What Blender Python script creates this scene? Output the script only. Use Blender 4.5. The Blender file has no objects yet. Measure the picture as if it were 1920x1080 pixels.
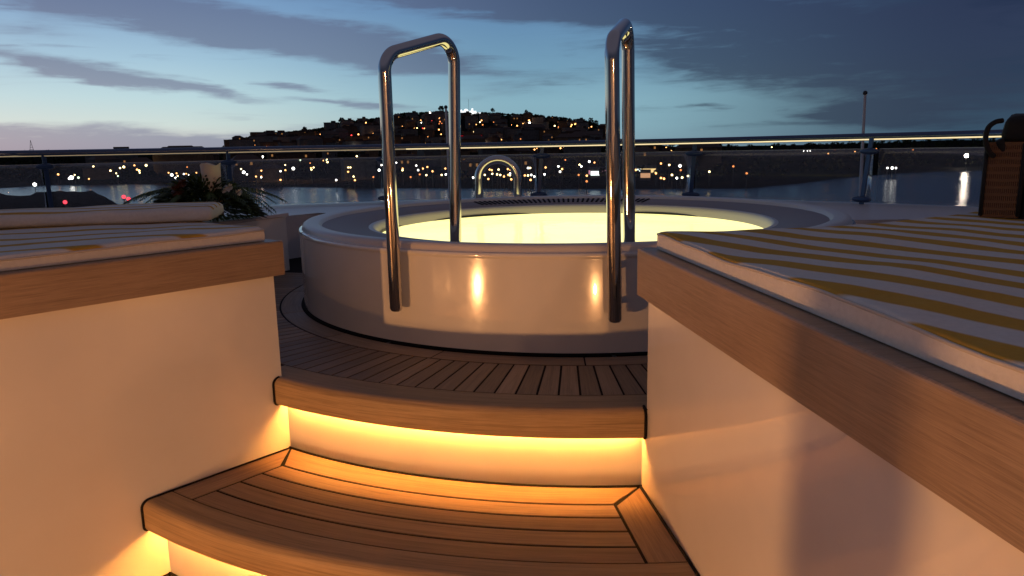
import bpy, bmesh, math, random
from mathutils import Vector, Matrix, noise
random.seed(7)
R = math.radians
sc = bpy.context.scene
C = sc.collection

# ------------------------------------------------------------------ camera
F, PI_, RO, S = 1364.0, .1883, .0195, .75      # focal length in 1920-px units, pitch, roll, eye height over the deck
cam = bpy.data.cameras.new('camera'); co = bpy.data.objects.new('camera', cam); C.objects.link(co)
cam.sensor_width = 36; cam.lens = 36*F/1920; cam.clip_start = .02; cam.clip_end = 20000
co.location = (0, 0, S)
co.rotation_euler = (Matrix.Rotation(math.pi/2-PI_, 3, 'X') @ Matrix.Rotation(-RO, 3, 'Z')).to_euler()
sc.camera = co

def ray(x, y):
    u = (x-960)/F; v = -(y-540)/F; c, s = math.cos(RO), math.sin(RO)
    X = c*u+s*v; Y = -s*u+c*v
    return Vector((X, math.cos(PI_)+Y*math.sin(PI_), -math.sin(PI_)+Y*math.cos(PI_)))
def at(x, y, z):
    d = ray(x, y); t = (z-S)/d.z; return Vector((d.x*t, d.y*t, z))
def atY(x, y, Y):
    d = ray(x, y); t = Y/d.y; return Vector((d.x*t, Y, S+d.z*t))

# ------------------------------------------------------------------ object helpers
WL = {}
def finish(o, label=None, cat=None, group=None, kind=None):
    if label: o['label'] = label
    if cat: o['category'] = cat
    if group: o['group'] = group
    if kind: o['kind'] = kind
    return o
def thing(name, label, cat, loc=(0, 0, 0), group=None):
    o = bpy.data.objects.new(name, None); C.objects.link(o); o.location = loc; o.empty_display_size = .1
    WL[o.name] = Vector(loc)
    return finish(o, label, cat, group)
def obj(name, bm, mat, parent=None, smooth=False, loc=None, auto=None):
    me = bpy.data.meshes.new(name)
    base = WL[parent.name] if parent else (Vector(loc) if loc is not None else Vector((0, 0, 0)))
    for v in bm.verts: v.co -= base
    bm.to_mesh(me); bm.free()
    for p in me.polygons: p.use_smooth = smooth
    me.materials.append(mat)
    o = bpy.data.objects.new(name, me); C.objects.link(o)
    if parent: o.parent = parent
    else: o.location = base
    WL[o.name] = base
    if smooth and auto:
        m = o.modifiers.new('s', 'EDGE_SPLIT'); m.split_angle = R(auto)
    return o
def copy_tree(o, loc=None):
    c = o.copy(); C.objects.link(c)
    if loc is not None: c.location = loc
    for ch in o.children:
        d = ch.copy(); C.objects.link(d); d.parent = c
    return c

def box(bm, c, s, rz=0, bevel=0):
    m = Matrix.Translation(c) @ Matrix.Rotation(rz, 4, 'Z') @ Matrix.Diagonal((s[0], s[1], s[2], 1))
    g = bmesh.ops.create_cube(bm, size=1, matrix=m)
    if bevel:
        es = list({e for v in g['verts'] for e in v.link_edges})
        bmesh.ops.bevel(bm, geom=es, offset=bevel, segments=3, affect='EDGES', profile=.5)
def tube(bm, pts, r, seg=16, caps=True, closed=False, radii=None, uv=None):
    pts = [Vector(p) for p in pts]; n = len(pts); rings = []
    up = None
    for i, p in enumerate(pts):
        if closed: t = pts[(i+1) % n]-pts[i-1]
        else: t = pts[min(i+1, n-1)]-pts[max(i-1, 0)]
        t.normalize()
        if up is None:
            up = Vector((0, 0, 1)) if abs(t.z) < .9 else Vector((1, 0, 0))
        a = up-t*up.dot(t)
        if a.length < 1e-5: a = t.orthogonal()
        a.normalize(); b = t.cross(a); up = a
        rr = radii[i] if radii else r
        rings.append([bm.verts.new(p+a*rr*math.cos(k*2*math.pi/seg)+b*rr*math.sin(k*2*math.pi/seg)) for k in range(seg)])
    for i in range(n if closed else n-1):
        A, B = rings[i], rings[(i+1) % n]
        for k in range(seg): bm.faces.new((A[k], A[(k+1) % seg], B[(k+1) % seg], B[k]))
    if caps and not closed:
        bm.faces.new(list(reversed(rings[0]))); bm.faces.new(rings[-1])
def fillet(pts, rad, seg=8):
    out = [Vector(pts[0])]
    for i in range(1, len(pts)-1):
        p0, p, p1 = Vector(pts[i-1]), Vector(pts[i]), Vector(pts[i+1])
        a = (p0-p).normalized(); b = (p1-p).normalized(); ang = a.angle(b)
        d = min(rad/math.tan(ang/2), (p0-p).length*.49, (p1-p).length*.49); r2 = d*math.tan(ang/2)
        cen = p+(a+b).normalized()*(r2/math.sin(ang/2))
        s = p+a*d-cen; e = p+b*d-cen; th = s.angle(e)
        for k in range(seg+1):
            t = k/seg
            out.append(cen+(s*math.sin((1-t)*th)+e*math.sin(t*th))/math.sin(th))
    out.append(Vector(pts[-1])); return out
def dense(pts, n=10):          # Catmull-Rom
    out = []; P = [Vector(p) for p in pts]; P = [P[0]*2-P[1]]+P+[P[-1]*2-P[-2]]
    for i in range(1, len(P)-2):
        for k in range(n):
            t = k/n; a, b, c, d = P[i-1], P[i], P[i+1], P[i+2]
            out.append(.5*((2*b)+(c-a)*t+(2*a-5*b+4*c-d)*t*t+(3*b-a-3*c+d)*t**3))
    out.append(P[-2]); return out
def lathe(bm, prof, cx, cy, a0=0, a1=360, n=160, seg_close=True):
    full = abs(a1-a0-360) < 1e-3
    rings = []
    for i in range(n if full else n+1):
        t = R(a0+(a1-a0)*i/n)
        rings.append([bm.verts.new((cx+r*math.cos(t), cy+r*math.sin(t), z)) for r, z in prof])
    for i in range(n):
        A, B = rings[i], rings[(i+1) % len(rings)]
        for k in range(len(prof)-1): bm.faces.new((A[k], B[k], B[k+1], A[k+1]))
    return rings
def slab(bm, outline, z0, z1, bevel=0, seg=3, bottom=True):
    """extruded polygon, UV in metres: u runs along the edge of the sides, v up them"""
    uvl = bm.loops.layers.uv.verify()
    n = len(outline); area = sum(outline[i][0]*outline[(i+1) % n][1]-outline[(i+1) % n][0]*outline[i][1] for i in range(n))
    if area < 0: outline = outline[::-1]
    lo = [bm.verts.new((p[0], p[1], z0)) for p in outline]; hi = [bm.verts.new((p[0], p[1], z1)) for p in outline]
    u = 0
    for i in range(n):
        j = (i+1) % n; L = (hi[j].co-hi[i].co).length
        f = bm.faces.new((lo[i], lo[j], hi[j], hi[i]))
        for l, q in zip(f.loops, ((u, z0), (u+L, z0), (u+L, z1), (u, z1))): l[uvl].uv = q
        u += L
    top = bm.faces.new(hi)
    for l in top.loops: l[uvl].uv = (l.vert.co.x, l.vert.co.y)
    if bottom: bm.faces.new(lo[::-1])
    if bevel:
        bmesh.ops.bevel(bm, geom=list(top.edges), offset=bevel, segments=seg, affect='EDGES', profile=.5, clamp_overlap=True)
def offset_outline(pts, d):
    """positive d = grow (for a CCW outline)"""
    n = len(pts); area = sum(pts[i][0]*pts[(i+1) % n][1]-pts[(i+1) % n][0]*pts[i][1] for i in range(n))
    if area < 0: pts = pts[::-1]
    out = []
    for i in range(n):
        a, p, b = Vector(pts[i-1]), Vector(pts[i]), Vector(pts[(i+1) % n])
        n1 = Vector(((p-a).y, -(p-a).x)).normalized(); n2 = Vector(((b-p).y, -(b-p).x)).normalized()
        m = (n1+n2).normalized(); out.append(p+m*(d/max(.4, m.dot(n1))))
    return out

# ------------------------------------------------------------------ materials
def mat(name, col=(.5, .5, .5), rough=.5, metal=0, spec=.5, coat=0, emit=None, es=1):
    m = bpy.data.materials.new(name); m.use_nodes = True; b = m.node_tree.nodes['Principled BSDF']
    b.inputs['Base Color'].default_value = (*col, 1); b.inputs['Roughness'].default_value = rough
    b.inputs['Metallic'].default_value = metal; b.inputs['Specular IOR Level'].default_value = spec
    b.inputs['Coat Weight'].default_value = coat; b.inputs['Coat Roughness'].default_value = .05
    if emit: b.inputs['Emission Color'].default_value = (*emit, 1); b.inputs['Emission Strength'].default_value = es
    return m
class NT:
    def __init__(s, m): s.t = m.node_tree; s.n = s.t.nodes; s.l = s.t.links; s.b = s.n.get('Principled BSDF')
    def new(s, ty, **k):
        n = s.n.new(ty)
        for a, v in k.items(): setattr(n, a, v)
        return n
    def link(s, a, b): s.l.new(a, b)
    def coord(s, kind='Object', scale=(1, 1, 1), rot=(0, 0, 0)):
        c = s.new('ShaderNodeTexCoord'); m = s.new('ShaderNodeMapping'); s.link(c.outputs[kind], m.inputs[0])
        m.inputs['Scale'].default_value = scale; m.inputs['Rotation'].default_value = rot; return m.outputs[0]
    def noise(s, vec, scale=5, detail=4, rough=.5, dist=0):
        n = s.new('ShaderNodeTexNoise'); s.link(vec, n.inputs['Vector']); n.inputs['Scale'].default_value = scale
        n.inputs['Detail'].default_value = detail; n.inputs['Roughness'].default_value = rough; n.inputs['Distortion'].default_value = dist
        return n.outputs['Fac']
    def ramp(s, fac, stops):
        r = s.new('ShaderNodeValToRGB'); s.link(fac, r.inputs[0]); e = r.color_ramp.elements
        while len(e) < len(stops): e.new(.5)
        for el, (p, c) in zip(e, stops): el.position = p; el.color = (*c, 1) if len(c) == 3 else c
        return r.outputs[0]
    def mix(s, fac, a, b, mode='MIX'):
        m = s.new('ShaderNodeMix', data_type='RGBA', blend_type=mode); ins = [m.inputs[0], m.inputs[6], m.inputs[7]]
        for i, v in zip(ins, (fac, a, b)):
            if hasattr(v, 'is_output'): s.link(v, i)
            elif isinstance(v, (int, float)): i.default_value = v
            else: i.default_value = (*v, 1)
        return m.outputs[2]
    def math(s, op, a, b=0, c=0, clamp=False):
        n = s.new('ShaderNodeMath', operation=op, use_clamp=clamp)
        for i, v in enumerate((a, b, c)):
            if hasattr(v, 'is_output'): s.link(v, n.inputs[i])
            else: n.inputs[i].default_value = v
        return n.outputs[0]
    def bump(s, h, strength=.3, dist=.01):
        b = s.new('ShaderNodeBump'); s.link(h, b.inputs['Height']); b.inputs['Strength'].default_value = strength
        b.inputs['Distance'].default_value = dist; s.link(b.outputs[0], s.b.inputs['Normal'])

def gelcoat(name, col=(.78, .75, .70), rough=.16):
    m = mat(name, col, rough, coat=.8); t = NT(m); t.b.inputs['Coat Roughness'].default_value = .018
    n = t.noise(t.coord(), 3, 5, .6)
    t.link(t.mix(1, t.ramp(n, [(.3, (.93, .93, .92)), (.7, (1, 1, 1))]), col, 'MULTIPLY'), t.b.inputs['Base Color'])
    n2 = t.noise(t.coord(), 40, 3, .6)
    t.link(t.math('MULTIPLY_ADD', n2, .10, rough-.04), t.b.inputs['Roughness'])
    t.bump(t.noise(t.coord(), 1.6, 2), .02, .05)
    return m
def wood(name, c0, c1, c2, rough=.45, along='u', sc_=1.0):
    """UV in metres, u along the grain; vertex colour 'rnd' tells the boards apart"""
    m = mat(name, c1, rough); t = NT(m)
    at_ = t.new('ShaderNodeAttribute', attribute_name='rnd')
    uv = t.new('ShaderNodeTexCoord').outputs['UV']
    sep = t.new('ShaderNodeSeparateXYZ'); t.link(uv, sep.inputs[0])
    cmb = t.new('ShaderNodeCombineXYZ')
    t.link(t.math('MULTIPLY', sep.outputs[0], 3.2*sc_), cmb.inputs[0])
    t.link(t.math('MULTIPLY', sep.outputs[1], 95*sc_), cmb.inputs[1])
    t.link(t.math('MULTIPLY', at_.outputs['Fac'], 37), cmb.inputs[2])
    g = t.noise(cmb.outputs[0], 1.0, 6, .65, .5)
    cmb2 = t.new('ShaderNodeCombineXYZ')
    t.link(t.math('MULTIPLY', sep.outputs[0], 9*sc_), cmb2.inputs[0]); t.link(t.math('MULTIPLY', sep.outputs[1], 420*sc_), cmb2.inputs[1])
    g2 = t.noise(cmb2.outputs[0], 1.0, 3, .6)
    col = t.ramp(g, [(.28, c0), (.5, c1), (.75, c2)])
    tone = t.ramp(at_.outputs['Fac'], [(0, (.72, .70, .68)), (1, (1.2, 1.17, 1.12))])
    col = t.mix(1, col, tone, 'MULTIPLY')
    col = t.mix(.5, col, t.ramp(g2, [(.35, (.62, .6, .58)), (.6, (1.05, 1.05, 1.05))]), 'MULTIPLY')
    big = t.noise(uv, 4, 4, .6)
    col = t.mix(.55, col, t.ramp(big, [(.3, (.7, .68, .66)), (.65, (1.08, 1.06, 1.04))]), 'MULTIPLY')
    t.link(col, t.b.inputs['Base Color'])
    t.link(t.math('MULTIPLY_ADD', big, .3, rough-.12), t.b.inputs['Roughness'])
    t.bump(t.math('ADD', g, g2), .25, .0015)
    return m
M = {}
M['gel'] = gelcoat('white_gelcoat')
M['gel2'] = gelcoat('tub_gelcoat', (.70, .68, .66), .12)
M['band'] = mat('non_slip_band', (.27, .235, .24), .55, spec=.3)
M['rimgel'] = mat('tub_rim_satin', (.55, .52, .52), .34, spec=.35)
M['teak'] = wood('teak_deck', (.19, .13, .09), (.30, .205, .135), (.37, .26, .18), .5)
M['teak_nose'] = wood('teak_nosing', (.24, .165, .09), (.36, .25, .14), (.43, .31, .19), .55)
M['trim'] = wood('trim_teak', (.28, .205, .145), (.37, .275, .195), (.43, .325, .235), .42, sc_=1.6)
M['caulk'] = mat('black_caulk', (.006, .0055, .006), .8, spec=.15)
m = mat('polished_steel', (.58, .56, .54), .07, 1); t = NT(m)
t.link(t.math('MULTIPLY_ADD', t.noise(t.coord(scale=(40, 40, 6)), 3, 4, .7), .12, .02), t.b.inputs['Roughness']); M['steel'] = m
M['rail'] = mat('rail_steel', (.10, .13, .20), .25, 1)
M['post'] = mat('post_satin_steel', (.035, .07, .15), .35, .3)
M['dark'] = mat('dark_plastic', (.02, .022, .03), .4)
M['led'] = mat('led_strip_glow', (1, .6, .2), .5, emit=(1, .365, .06), es=225)

def fabric(name, ang, off, period=.15, duty=.46):
    m = mat(name, (.7, .68, .66), .9, spec=.2); t = NT(m)
    tc = t.new('ShaderNodeTexCoord'); sep = t.new('ShaderNodeSeparateXYZ'); t.link(tc.outputs['Object'], sep.inputs[0])
    wob = t.noise(t.coord(), 2.6, 3, .6)
    v = t.math('ADD', t.math('MULTIPLY', sep.outputs[0], math.cos(ang)/period), t.math('MULTIPLY', sep.outputs[1], math.sin(ang)/period))
    v = t.math('ADD', v, t.math('MULTIPLY_ADD', wob, .26, off-.01))
    fr = t.math('FRACT', v)
    s = t.ramp(fr, [(0, (0, 0, 0)), (.05, (1, 1, 1)), (duty-.03, (1, 1, 1)), (duty+.03, (0, 0, 0))])
    geo = t.new('ShaderNodeNewGeometry'); sn = t.new('ShaderNodeSeparateXYZ'); t.link(geo.outputs['Normal'], sn.inputs[0])
    top = t.math('GREATER_THAN', sn.outputs[2], .35)     # the boxing round the edge is plain cloth
    s = t.math('MULTIPLY', s, top)
    fib = t.noise(t.coord(), 90, 4, .7)
    y = t.mix(t.noise(t.coord(), 7, 3), (.46, .25, .03), (.60, .35, .06))
    w = t.mix(t.noise(t.coord(), 5, 3), (.60, .57, .54), (.72, .69, .65))
    col = t.mix(s, w, y); col = t.mix(.35, col, t.ramp(fib, [(.3, (.7, .7, .7)), (.7, (1, 1, 1))]), 'MULTIPLY')
    t.link(col, t.b.inputs['Base Color'])
    wr = t.noise(t.coord(scale=(1, 1, 3)), 7, 3, .55, .6)
    t.bump(t.math('ADD', t.math('MULTIPLY', wr, 1), t.math('MULTIPLY', fib, .02)), .28, .03)
    return m

# ------------------------------------------------------------------ tub
TC = Vector((.3207, 4.0)); TR = 1.4316
def pol(r, a, z=0): return Vector((TC.x+r*math.cos(R(a)), TC.y+r*math.sin(R(a)), z))
tub = thing('hot_tub', 'round white hot tub with glowing pale yellow water, set in the teak deck', 'hot tub', (TC.x, TC.y, 0))
bm = bmesh.new()
lathe(bm, [(TR-.004, .004), (TR-.004, .02), (TR-.004, .34), (TR-.004, .357), (TR-.004, .36), (TR, .366), (TR, .374), (TR-.004, .379), (TR-.016, .381)], TC.x, TC.y, n=220)
obj('tub_wall', bm, M['gel2'], tub, True, auto=40)
bm = bmesh.new()
prof = [(TR-.016, .381), (TR-.019, .384), (TR-.020, .393), (TR-.024, .402), (TR-.034, .409), (TR-.05, .4105), (TR-.095, .406), (TR-.105, .403), (TR-.112, .392), (TR-.118, .386),
        (1.08, .3655), (1.072, .368), (1.062, .366), (1.050, .355), (1.044, .34), (1.032, .30)]
lathe(bm, prof, TC.x, TC.y, n=220); obj('rim', bm, M['rimgel'], tub, True, auto=50)
bm = bmesh.new(); lathe(bm, [(TR-.1165, .3885), (TR-.122, .389), (1.088, .369), (1.083, .3655)], TC.x, TC.y, n=200); obj('non_slip_band', bm, M['band'], tub, True, auto=40)
bm = bmesh.new(); lathe(bm, [(1.032, .30), (1.0, .20), (.96, -.3), (.0, -.3)], TC.x, TC.y, n=120); obj('basin', bm, M['gel2'], tub, True)
# water: lit from below, so the surface itself glows
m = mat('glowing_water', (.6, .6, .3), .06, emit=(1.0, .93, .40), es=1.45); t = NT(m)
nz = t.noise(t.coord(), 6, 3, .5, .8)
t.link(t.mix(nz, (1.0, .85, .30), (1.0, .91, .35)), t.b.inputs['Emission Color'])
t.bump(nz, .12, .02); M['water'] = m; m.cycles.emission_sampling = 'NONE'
bm = bmesh.new()
ws = [bm.verts.new(pol(1.034, a, .311)) for a in range(0, 360, 3)]; bm.faces.new(ws); obj('water', bm, M['water'], tub)
# overflow slots in the inner wall, just over the water
for a0, a1 in ((100, 142), (34, 66), (160, 187)):
    bm = bmesh.new(); n_ = 30; lo_ = []; hi_ = []
    for i in range(n_+1):
        k_ = math.sin(math.pi*i/n_)**.6; lo_.append(bm.verts.new(pol(1.032, a0+(a1-a0)*i/n_, .3115))); hi_.append(bm.verts.new(pol(1.0345, a0+(a1-a0)*i/n_, .312+.013*k_)))
    for i in range(n_): bm.faces.new((lo_[i], lo_[i+1], hi_[i+1], hi_[i]))
    obj('overflow_slot', bm, M['dark'], tub)
# grille slots behind the lip
bm = bmesh.new()
for i in range(36):
    a = 60+i*1.6
    p = pol(1.235, a, .3842); L = .18
    mtx = Matrix.Translation(p) @ Matrix.Rotation(R(a), 4, 'Z') @ Matrix.Rotation(R(-5.2), 4, 'Y') @ Matrix.Diagonal((L*.8, .014, .0045, 1))
    bmesh.ops.create_cube(bm, size=1, matrix=mtx)
obj('grille', bm, M['caulk'], tub)
bm = bmesh.new(); lathe(bm, [(TR+.002, .0052), (TR-.01, .012)], TC.x, TC.y, n=200)
lathe(bm, [(TR+.009, .0055), (TR-.004, .0105)], TC.x, TC.y, n=200); obj('base_seal', bm, M['caulk'], tub)

# ------------------------------------------------------------------ stair geometry (from the two flank walls)
Z2 = -.265; Z3 = -.53; RISER1 = 1.937; RISER2 = 2.385
cR = at(1213, 765, 0).xy; cL = at(528, 705, 0).xy
zRb = atY(1213, 555, cR.y).z; zLb = atY(520, 515, cL.y).z
zRt = .469; zLt = .467
dR = ((at(1920, 1015, zRb).xy-cR).normalized()+(at(1315, 1080, Z2).xy-cR).normalized()).normalized()
dL = ((at(0, 597, zLb).xy-cL).normalized()+(at(252, 943, Z2).xy-cL).normalized()).normalized()
nR = Vector((dR.y, -dR.x)); nL = Vector((-dL.y, dL.x))       # pointing into the stair
if nR.x > 0: nR = -nR
if nL.x < 0: nL = -nL
def ang_on(c, d, nn, r, off):
    """angle at which the line (wall moved 'off' into the stair) meets the circle of radius r"""
    p = c+nn*off-TC; b = p.dot(d); cc = p.dot(p)-r*r; t = -b+math.sqrt(max(0, b*b-cc)); q = p+d*t
    return math.degrees(math.atan2(q.y, q.x))
def aR(r, off=0): return ang_on(cR, dR, nR, r, off)
def aL(r, off=0): return ang_on(cL, dL, nL, r, off)
RC_R = (cR-TC).length; RC_L = (cL-TC).length

def board(bm, f, nu, nv, z, rnd, u_len, v_len, drop=.012, edge=.0015):
    """a plank: f(s,t) -> 2-D point, s along the grain"""
    uvl = bm.loops.layers.uv.verify(); cl = bm.loops.layers.color.get('rnd') or bm.loops.layers.color.new('rnd')
    g = [[bm.verts.new((*f(i/nu, j/nv), z)) for j in range(nv+1)] for i in range(nu+1)]
    fs = []
    for i in range(nu):
        for j in range(nv):
            q = [(i, j), (i+1, j), (i+1, j+1), (i, j+1)]
            fc = bm.faces.new([g[a][b] for a, b in q])
            for l, (a, b) in zip(fc.loops, q): l[uvl].uv = (a/nu*u_len+rnd*7, b/nv*v_len+rnd*3); l[cl] = (rnd, rnd, rnd, 1)
            fs.append(fc)
    rim = [g[i][0] for i in range(nu+1)]+[g[nu][j] for j in range(1, nv+1)]+[g[i][nv] for i in range(nu-1, -1, -1)]+[g[0][j] for j in range(nv-1, 0, -1)]
    low = [bm.verts.new(v.co-Vector((0, 0, drop))) for v in rim]; n = len(rim)
    for k in range(n):
        fc = bm.faces.new((rim[k], low[k], low[(k+1) % n], rim[(k+1) % n]))
        for l in fc.loops: l[uvl].uv = (rnd*7, rnd*3); l[cl] = (rnd, rnd, rnd, 1)
GAP = .0046
def tread(rr, z, rb, rseams, rnose, rend, riser_r):
    root = thing(*rr, loc=(0, 1.9, z))
    rnd = random.Random(int(rb*100))
    g = GAP; SB = .110
    # caulk bed that shows between the boards and along the walls
    bm = bmesh.new(); n = 40
    ri = rb-.002; ro_ = rend-.02
    A = [bm.verts.new(pol(ri, aL(ri, .0005)+(aR(ri, .0005)-aL(ri, .0005))*i/n, z-.0022)) for i in range(n+1)]
    B = [bm.verts.new(pol(ro_, aL(ro_, .0005)+(aR(ro_, .0005)-aL(ro_, .0005))*i/n, z-.0022)) for i in range(n+1)]
    for i in range(n): bm.faces.new((A[i], B[i], B[i+1], A[i+1]))
    obj('caulking', bm, M['caulk'], root)
    bm = bmesh.new()
    r0, r1 = rb+.006, rseams[0]
    wl = .009       # seal width by the walls
    # back board, mitred
    def back(s, t_):
        r = r0+(r1-g-r0)*t_; o = wl+g+(SB-wl)*t_
        return pol(r, aL(r, o)+(aR(r, o)-aL(r, o))*s).xy
    board(bm, back, 40, 2, z, rnd.random(), 1.2, .13)
    rf = rseams[-1]
    for side, fn in (('L', aL), ('R', aR)):
        for_mitre = True
        def sidef(s, t_, fn=fn):
            o = wl+(SB-wl-g)*t_
            ra = r0+g*1.5+(r1-r0)*t_; rz = rnose_mitre(t_)
            r = ra+(rz-ra)*s
            return pol(r, fn(r, o)).xy
        def rnose_mitre(t_): return rend-.012+(rf-g-(rend-.012))*t_ if False else rf-g+0*t_
        def rnose_mitre(t_): return (rf+(.0 if True else 0))-g
        board(bm, sidef, 10, 2, z, rnd.random()*.5+.3, .45, .1)
    for k in range(len(rseams)-1):
        a, b = rseams[k]+g, rseams[k+1]-g
        def pl(s, t_):
            r = a+(b-a)*t_; o = SB+g
            return pol(r, aL(r, o)+(aR(r, o)-aL(r, o))*s).xy
        board(bm, pl, 40, 1, z, rnd.random(), 1.1, .075)
    obj('planks', bm, M['teak'], root)
    nosing(root, z, rf, rend, rnd.random(), rback=rb+.004)
    return root
def endL(r, off, wide): return aLc-3 if wide and r < RC_L-.002 else aL(r, off)
def endR(r, off, wide): return aRc+3 if wide and r < RC_R-.002 else aR(r, off)
aRc = math.degrees(math.atan2((cR-TC).y, (cR-TC).x)); aLc = math.degrees(math.atan2((cL-TC).y, (cL-TC).x))
def nosing(root, z, rf, rend, rv, th=.094, off=.006, rback=None):
    wide = rf < 1.9
    bm = bmesh.new(); uvl = bm.loops.layers.uv.verify(); cl = bm.loops.layers.color.new('rnd')
    k = .024; prof = [(rf, -.03), (rf, 0)]+([(RC_L-.003, 0), (RC_L-.001, 0)] if wide else [])+[(rend-k, 0)]
    for i in range(1, 7):
        a = i/6*math.pi/2; prof.append((rend-k+k*math.sin(a), -k+k*math.cos(a)))
    kb = .012
    prof.append((rend, -th+kb))
    for i in range(1, 5):
        a = i/4*math.pi/2; prof.append((rend-kb+kb*math.cos(a), -th+kb-kb*math.sin(a)))
    prof += [(rend-.03, -th), (rend-.03, -.03), (rend-.075, -.03)]
    n = 60; rows = []; vl = [0]
    for i in range(1, len(prof)): vl.append(vl[-1]+math.dist(prof[i], prof[i-1]))
    for i in range(n+1):
        rows.append([bm.verts.new(pol(r, endL(r, off, wide)+(endR(r, off, wide)-endL(r, off, wide))*i/n, z+dz)) for r, dz in prof])
    for i in range(n):
        for j in range(len(prof)-1):
            f = bm.faces.new((rows[i][j], rows[i][j+1], rows[i+1][j+1], rows[i+1][j]))
            for l, (a, b) in zip(f.loops, ((i, j), (i, j+1), (i+1, j+1), (i+1, j))):
                l[uvl].uv = (a/n*1.3+rv*5, vl[b]); l[cl] = (.75, .75, .75, 1)
            f.smooth = True
    nb = obj('nosing', bm, M['teak_nose'], root, True, auto=50)
    # black seal that follows the nosing profile against each wall
    for fn, c_, d_, n_ in ((aL, cL, dL, nL), (aR, cR, dR, nR)):
        bm = bmesh.new(); pts = []
        for r, dz in prof[(4 if wide else 2):-3]:
            pts.append((r, dz))
        if rback:
            pts = [(rback+(rf-rback)*q/6, .0005) for q in range(7)]+pts
        P = [pol(r+.0015, fn(r+.0015, .0045), z+dz) for i, (r, dz) in enumerate(pts)]
        tube(bm, P, .0045, 8)
        obj('end_seal', bm, M['caulk'], nb, True)
# top step: nosing of the tub deck
top = thing('stair_step', 'uppermost curved teak step, level with the deck in front of the tub', 'step', (0, 1.9, 0), 'teak steps up to the tub')
nosing(top, 0, 1.862, 1.985, .4)
NL = .094
tr2 = tread(('stair_step', 'full curved teak step with black seams below the uppermost one, glowing strip under its edge', 'step'), Z2, RISER1, [2.052, 2.127, 2.202, 2.28, 2.358], 2.37, 2.447, RISER1)
tr2['group'] = 'teak steps up to the tub'
tr3 = tread(('stair_step', 'lowest curved teak step, only its back corner showing at the bottom left', 'step'), Z3, RISER2, [2.51, 2.59, 2.66, 2.74, 2.82], 2.83, 2.92, RISER2)
tr3['group'] = 'teak steps up to the tub'
# risers and led strips
for root, rr, zt, zb in ((top, RISER1, -.028, Z2-.02), (tr2, RISER2, Z2-.03, Z3-.02)):
    bm = bmesh.new()
    cols = []
    for i in range(51):
        r_ = rr
        a_ = aL(r_)-.3+(aR(r_)-aL(r_)+.6)*i/50; cols.append((pol(r_, a_, zt), pol(r_, a_, zb), pol(r_+.004, a_, Z2+.0005 if root is top else Z3+.0005)))
    for (t0, b0, _), (t1, b1, _) in zip(cols[:-1], cols[1:]): bm.faces.new([bm.verts.new(v) for v in (b0, b1, t1, t0)])
    bmesh.ops.remove_doubles(bm, verts=bm.verts, dist=1e-6)
    bs = bmesh.new(); tube(bs, [c_[2] for c_ in cols], .0055, 6); obj('riser_seal', bs, M['caulk'], root, True)
    obj('riser', bm, M['gel'], root, True)
    bm = bmesh.new()
    rl = rr+.010; z0 = zt-.006+(-.0)
    lathe(bm, [(rl-.006, zt-.054), (rl+.006, zt-.054)], TC.x, TC.y, aL(rl, .02), aR(rl, .02), 50)
    obj('glow_strip', bm, M['led'], root)

# ------------------------------------------------------------------ deck ring
deck = thing('teak_deck', 'dark teak deck planked in rays round the hot tub', 'deck', (TC.x, TC.y, 0))
deck['kind'] = 'structure'; del deck['category']
bm = bmesh.new()
n = 160
ang_lo, ang_hi = -262, 98
lathe(bm, [(1.2, -.0022), (1.935, -.0022)], TC.x, TC.y, aR(1.87)+.6, aL(1.87)+360-.6, 150)      # bed away from the stair
lathe(bm, [(1.9, -.0022), (RC_R+.012, -.0022)], TC.x, TC.y, aR(1.9, .004), -60, 40)
lathe(bm, [(1.935, -.0022), (3.2, -.0022)], TC.x, TC.y, -8, 188, 80)
lathe(bm, [(1.2, -.0022), (1.87, -.0022)], TC.x, TC.y, aL(1.87), aR(1.87), 60)
obj('caulking', bm, M['caulk'], deck)
bm = bmesh.new(); rnd = random.Random(5)
A0, A1 = -200., 20.
a = A0
while a < A1:         # border boards round the tub
    b = min(a+21.5, A1)
    board(bm, lambda s, t_, a=a, b=b: pol(TR+.012+(1.545-GAP-TR-.012)*t_, a+.12+(b-a-.24)*s).xy, 14, 1, 0, rnd.random(), .5, .1)
    a = b
step = 2.08; a = A0+.35
while a < A1:
    inside = a+step > aLc-3 and a < aRc+3
    r1 = 1.862-GAP if inside else ((RC_R+.008 if a > -95 else 1.93) if -172 < a < -12 else 2.5)
    board(bm, lambda s, t_, a=a, r1=r1: pol(1.545+GAP+(r1-1.545-GAP)*s, a+(.125*1.7/(1.545+(r1-1.545)*s))+(step-.25*1.7/(1.545+(r1-1.545)*s))*t_).xy, 4, 1, 0, rnd.random(), .32 if r1 < 2.1 else .9, .06)
    a += step
obj('planks', bm, M['teak'], deck)
# lower deck aft of the stair, under the photographer
bm = bmesh.new(); slab(bm, [(-7, -8), (7, -8), (7, 1.6), (-7, 1.6)], -1.1, -.80); obj('lower_deck', bm, M['teak'])['kind'] = 'structure'

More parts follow.
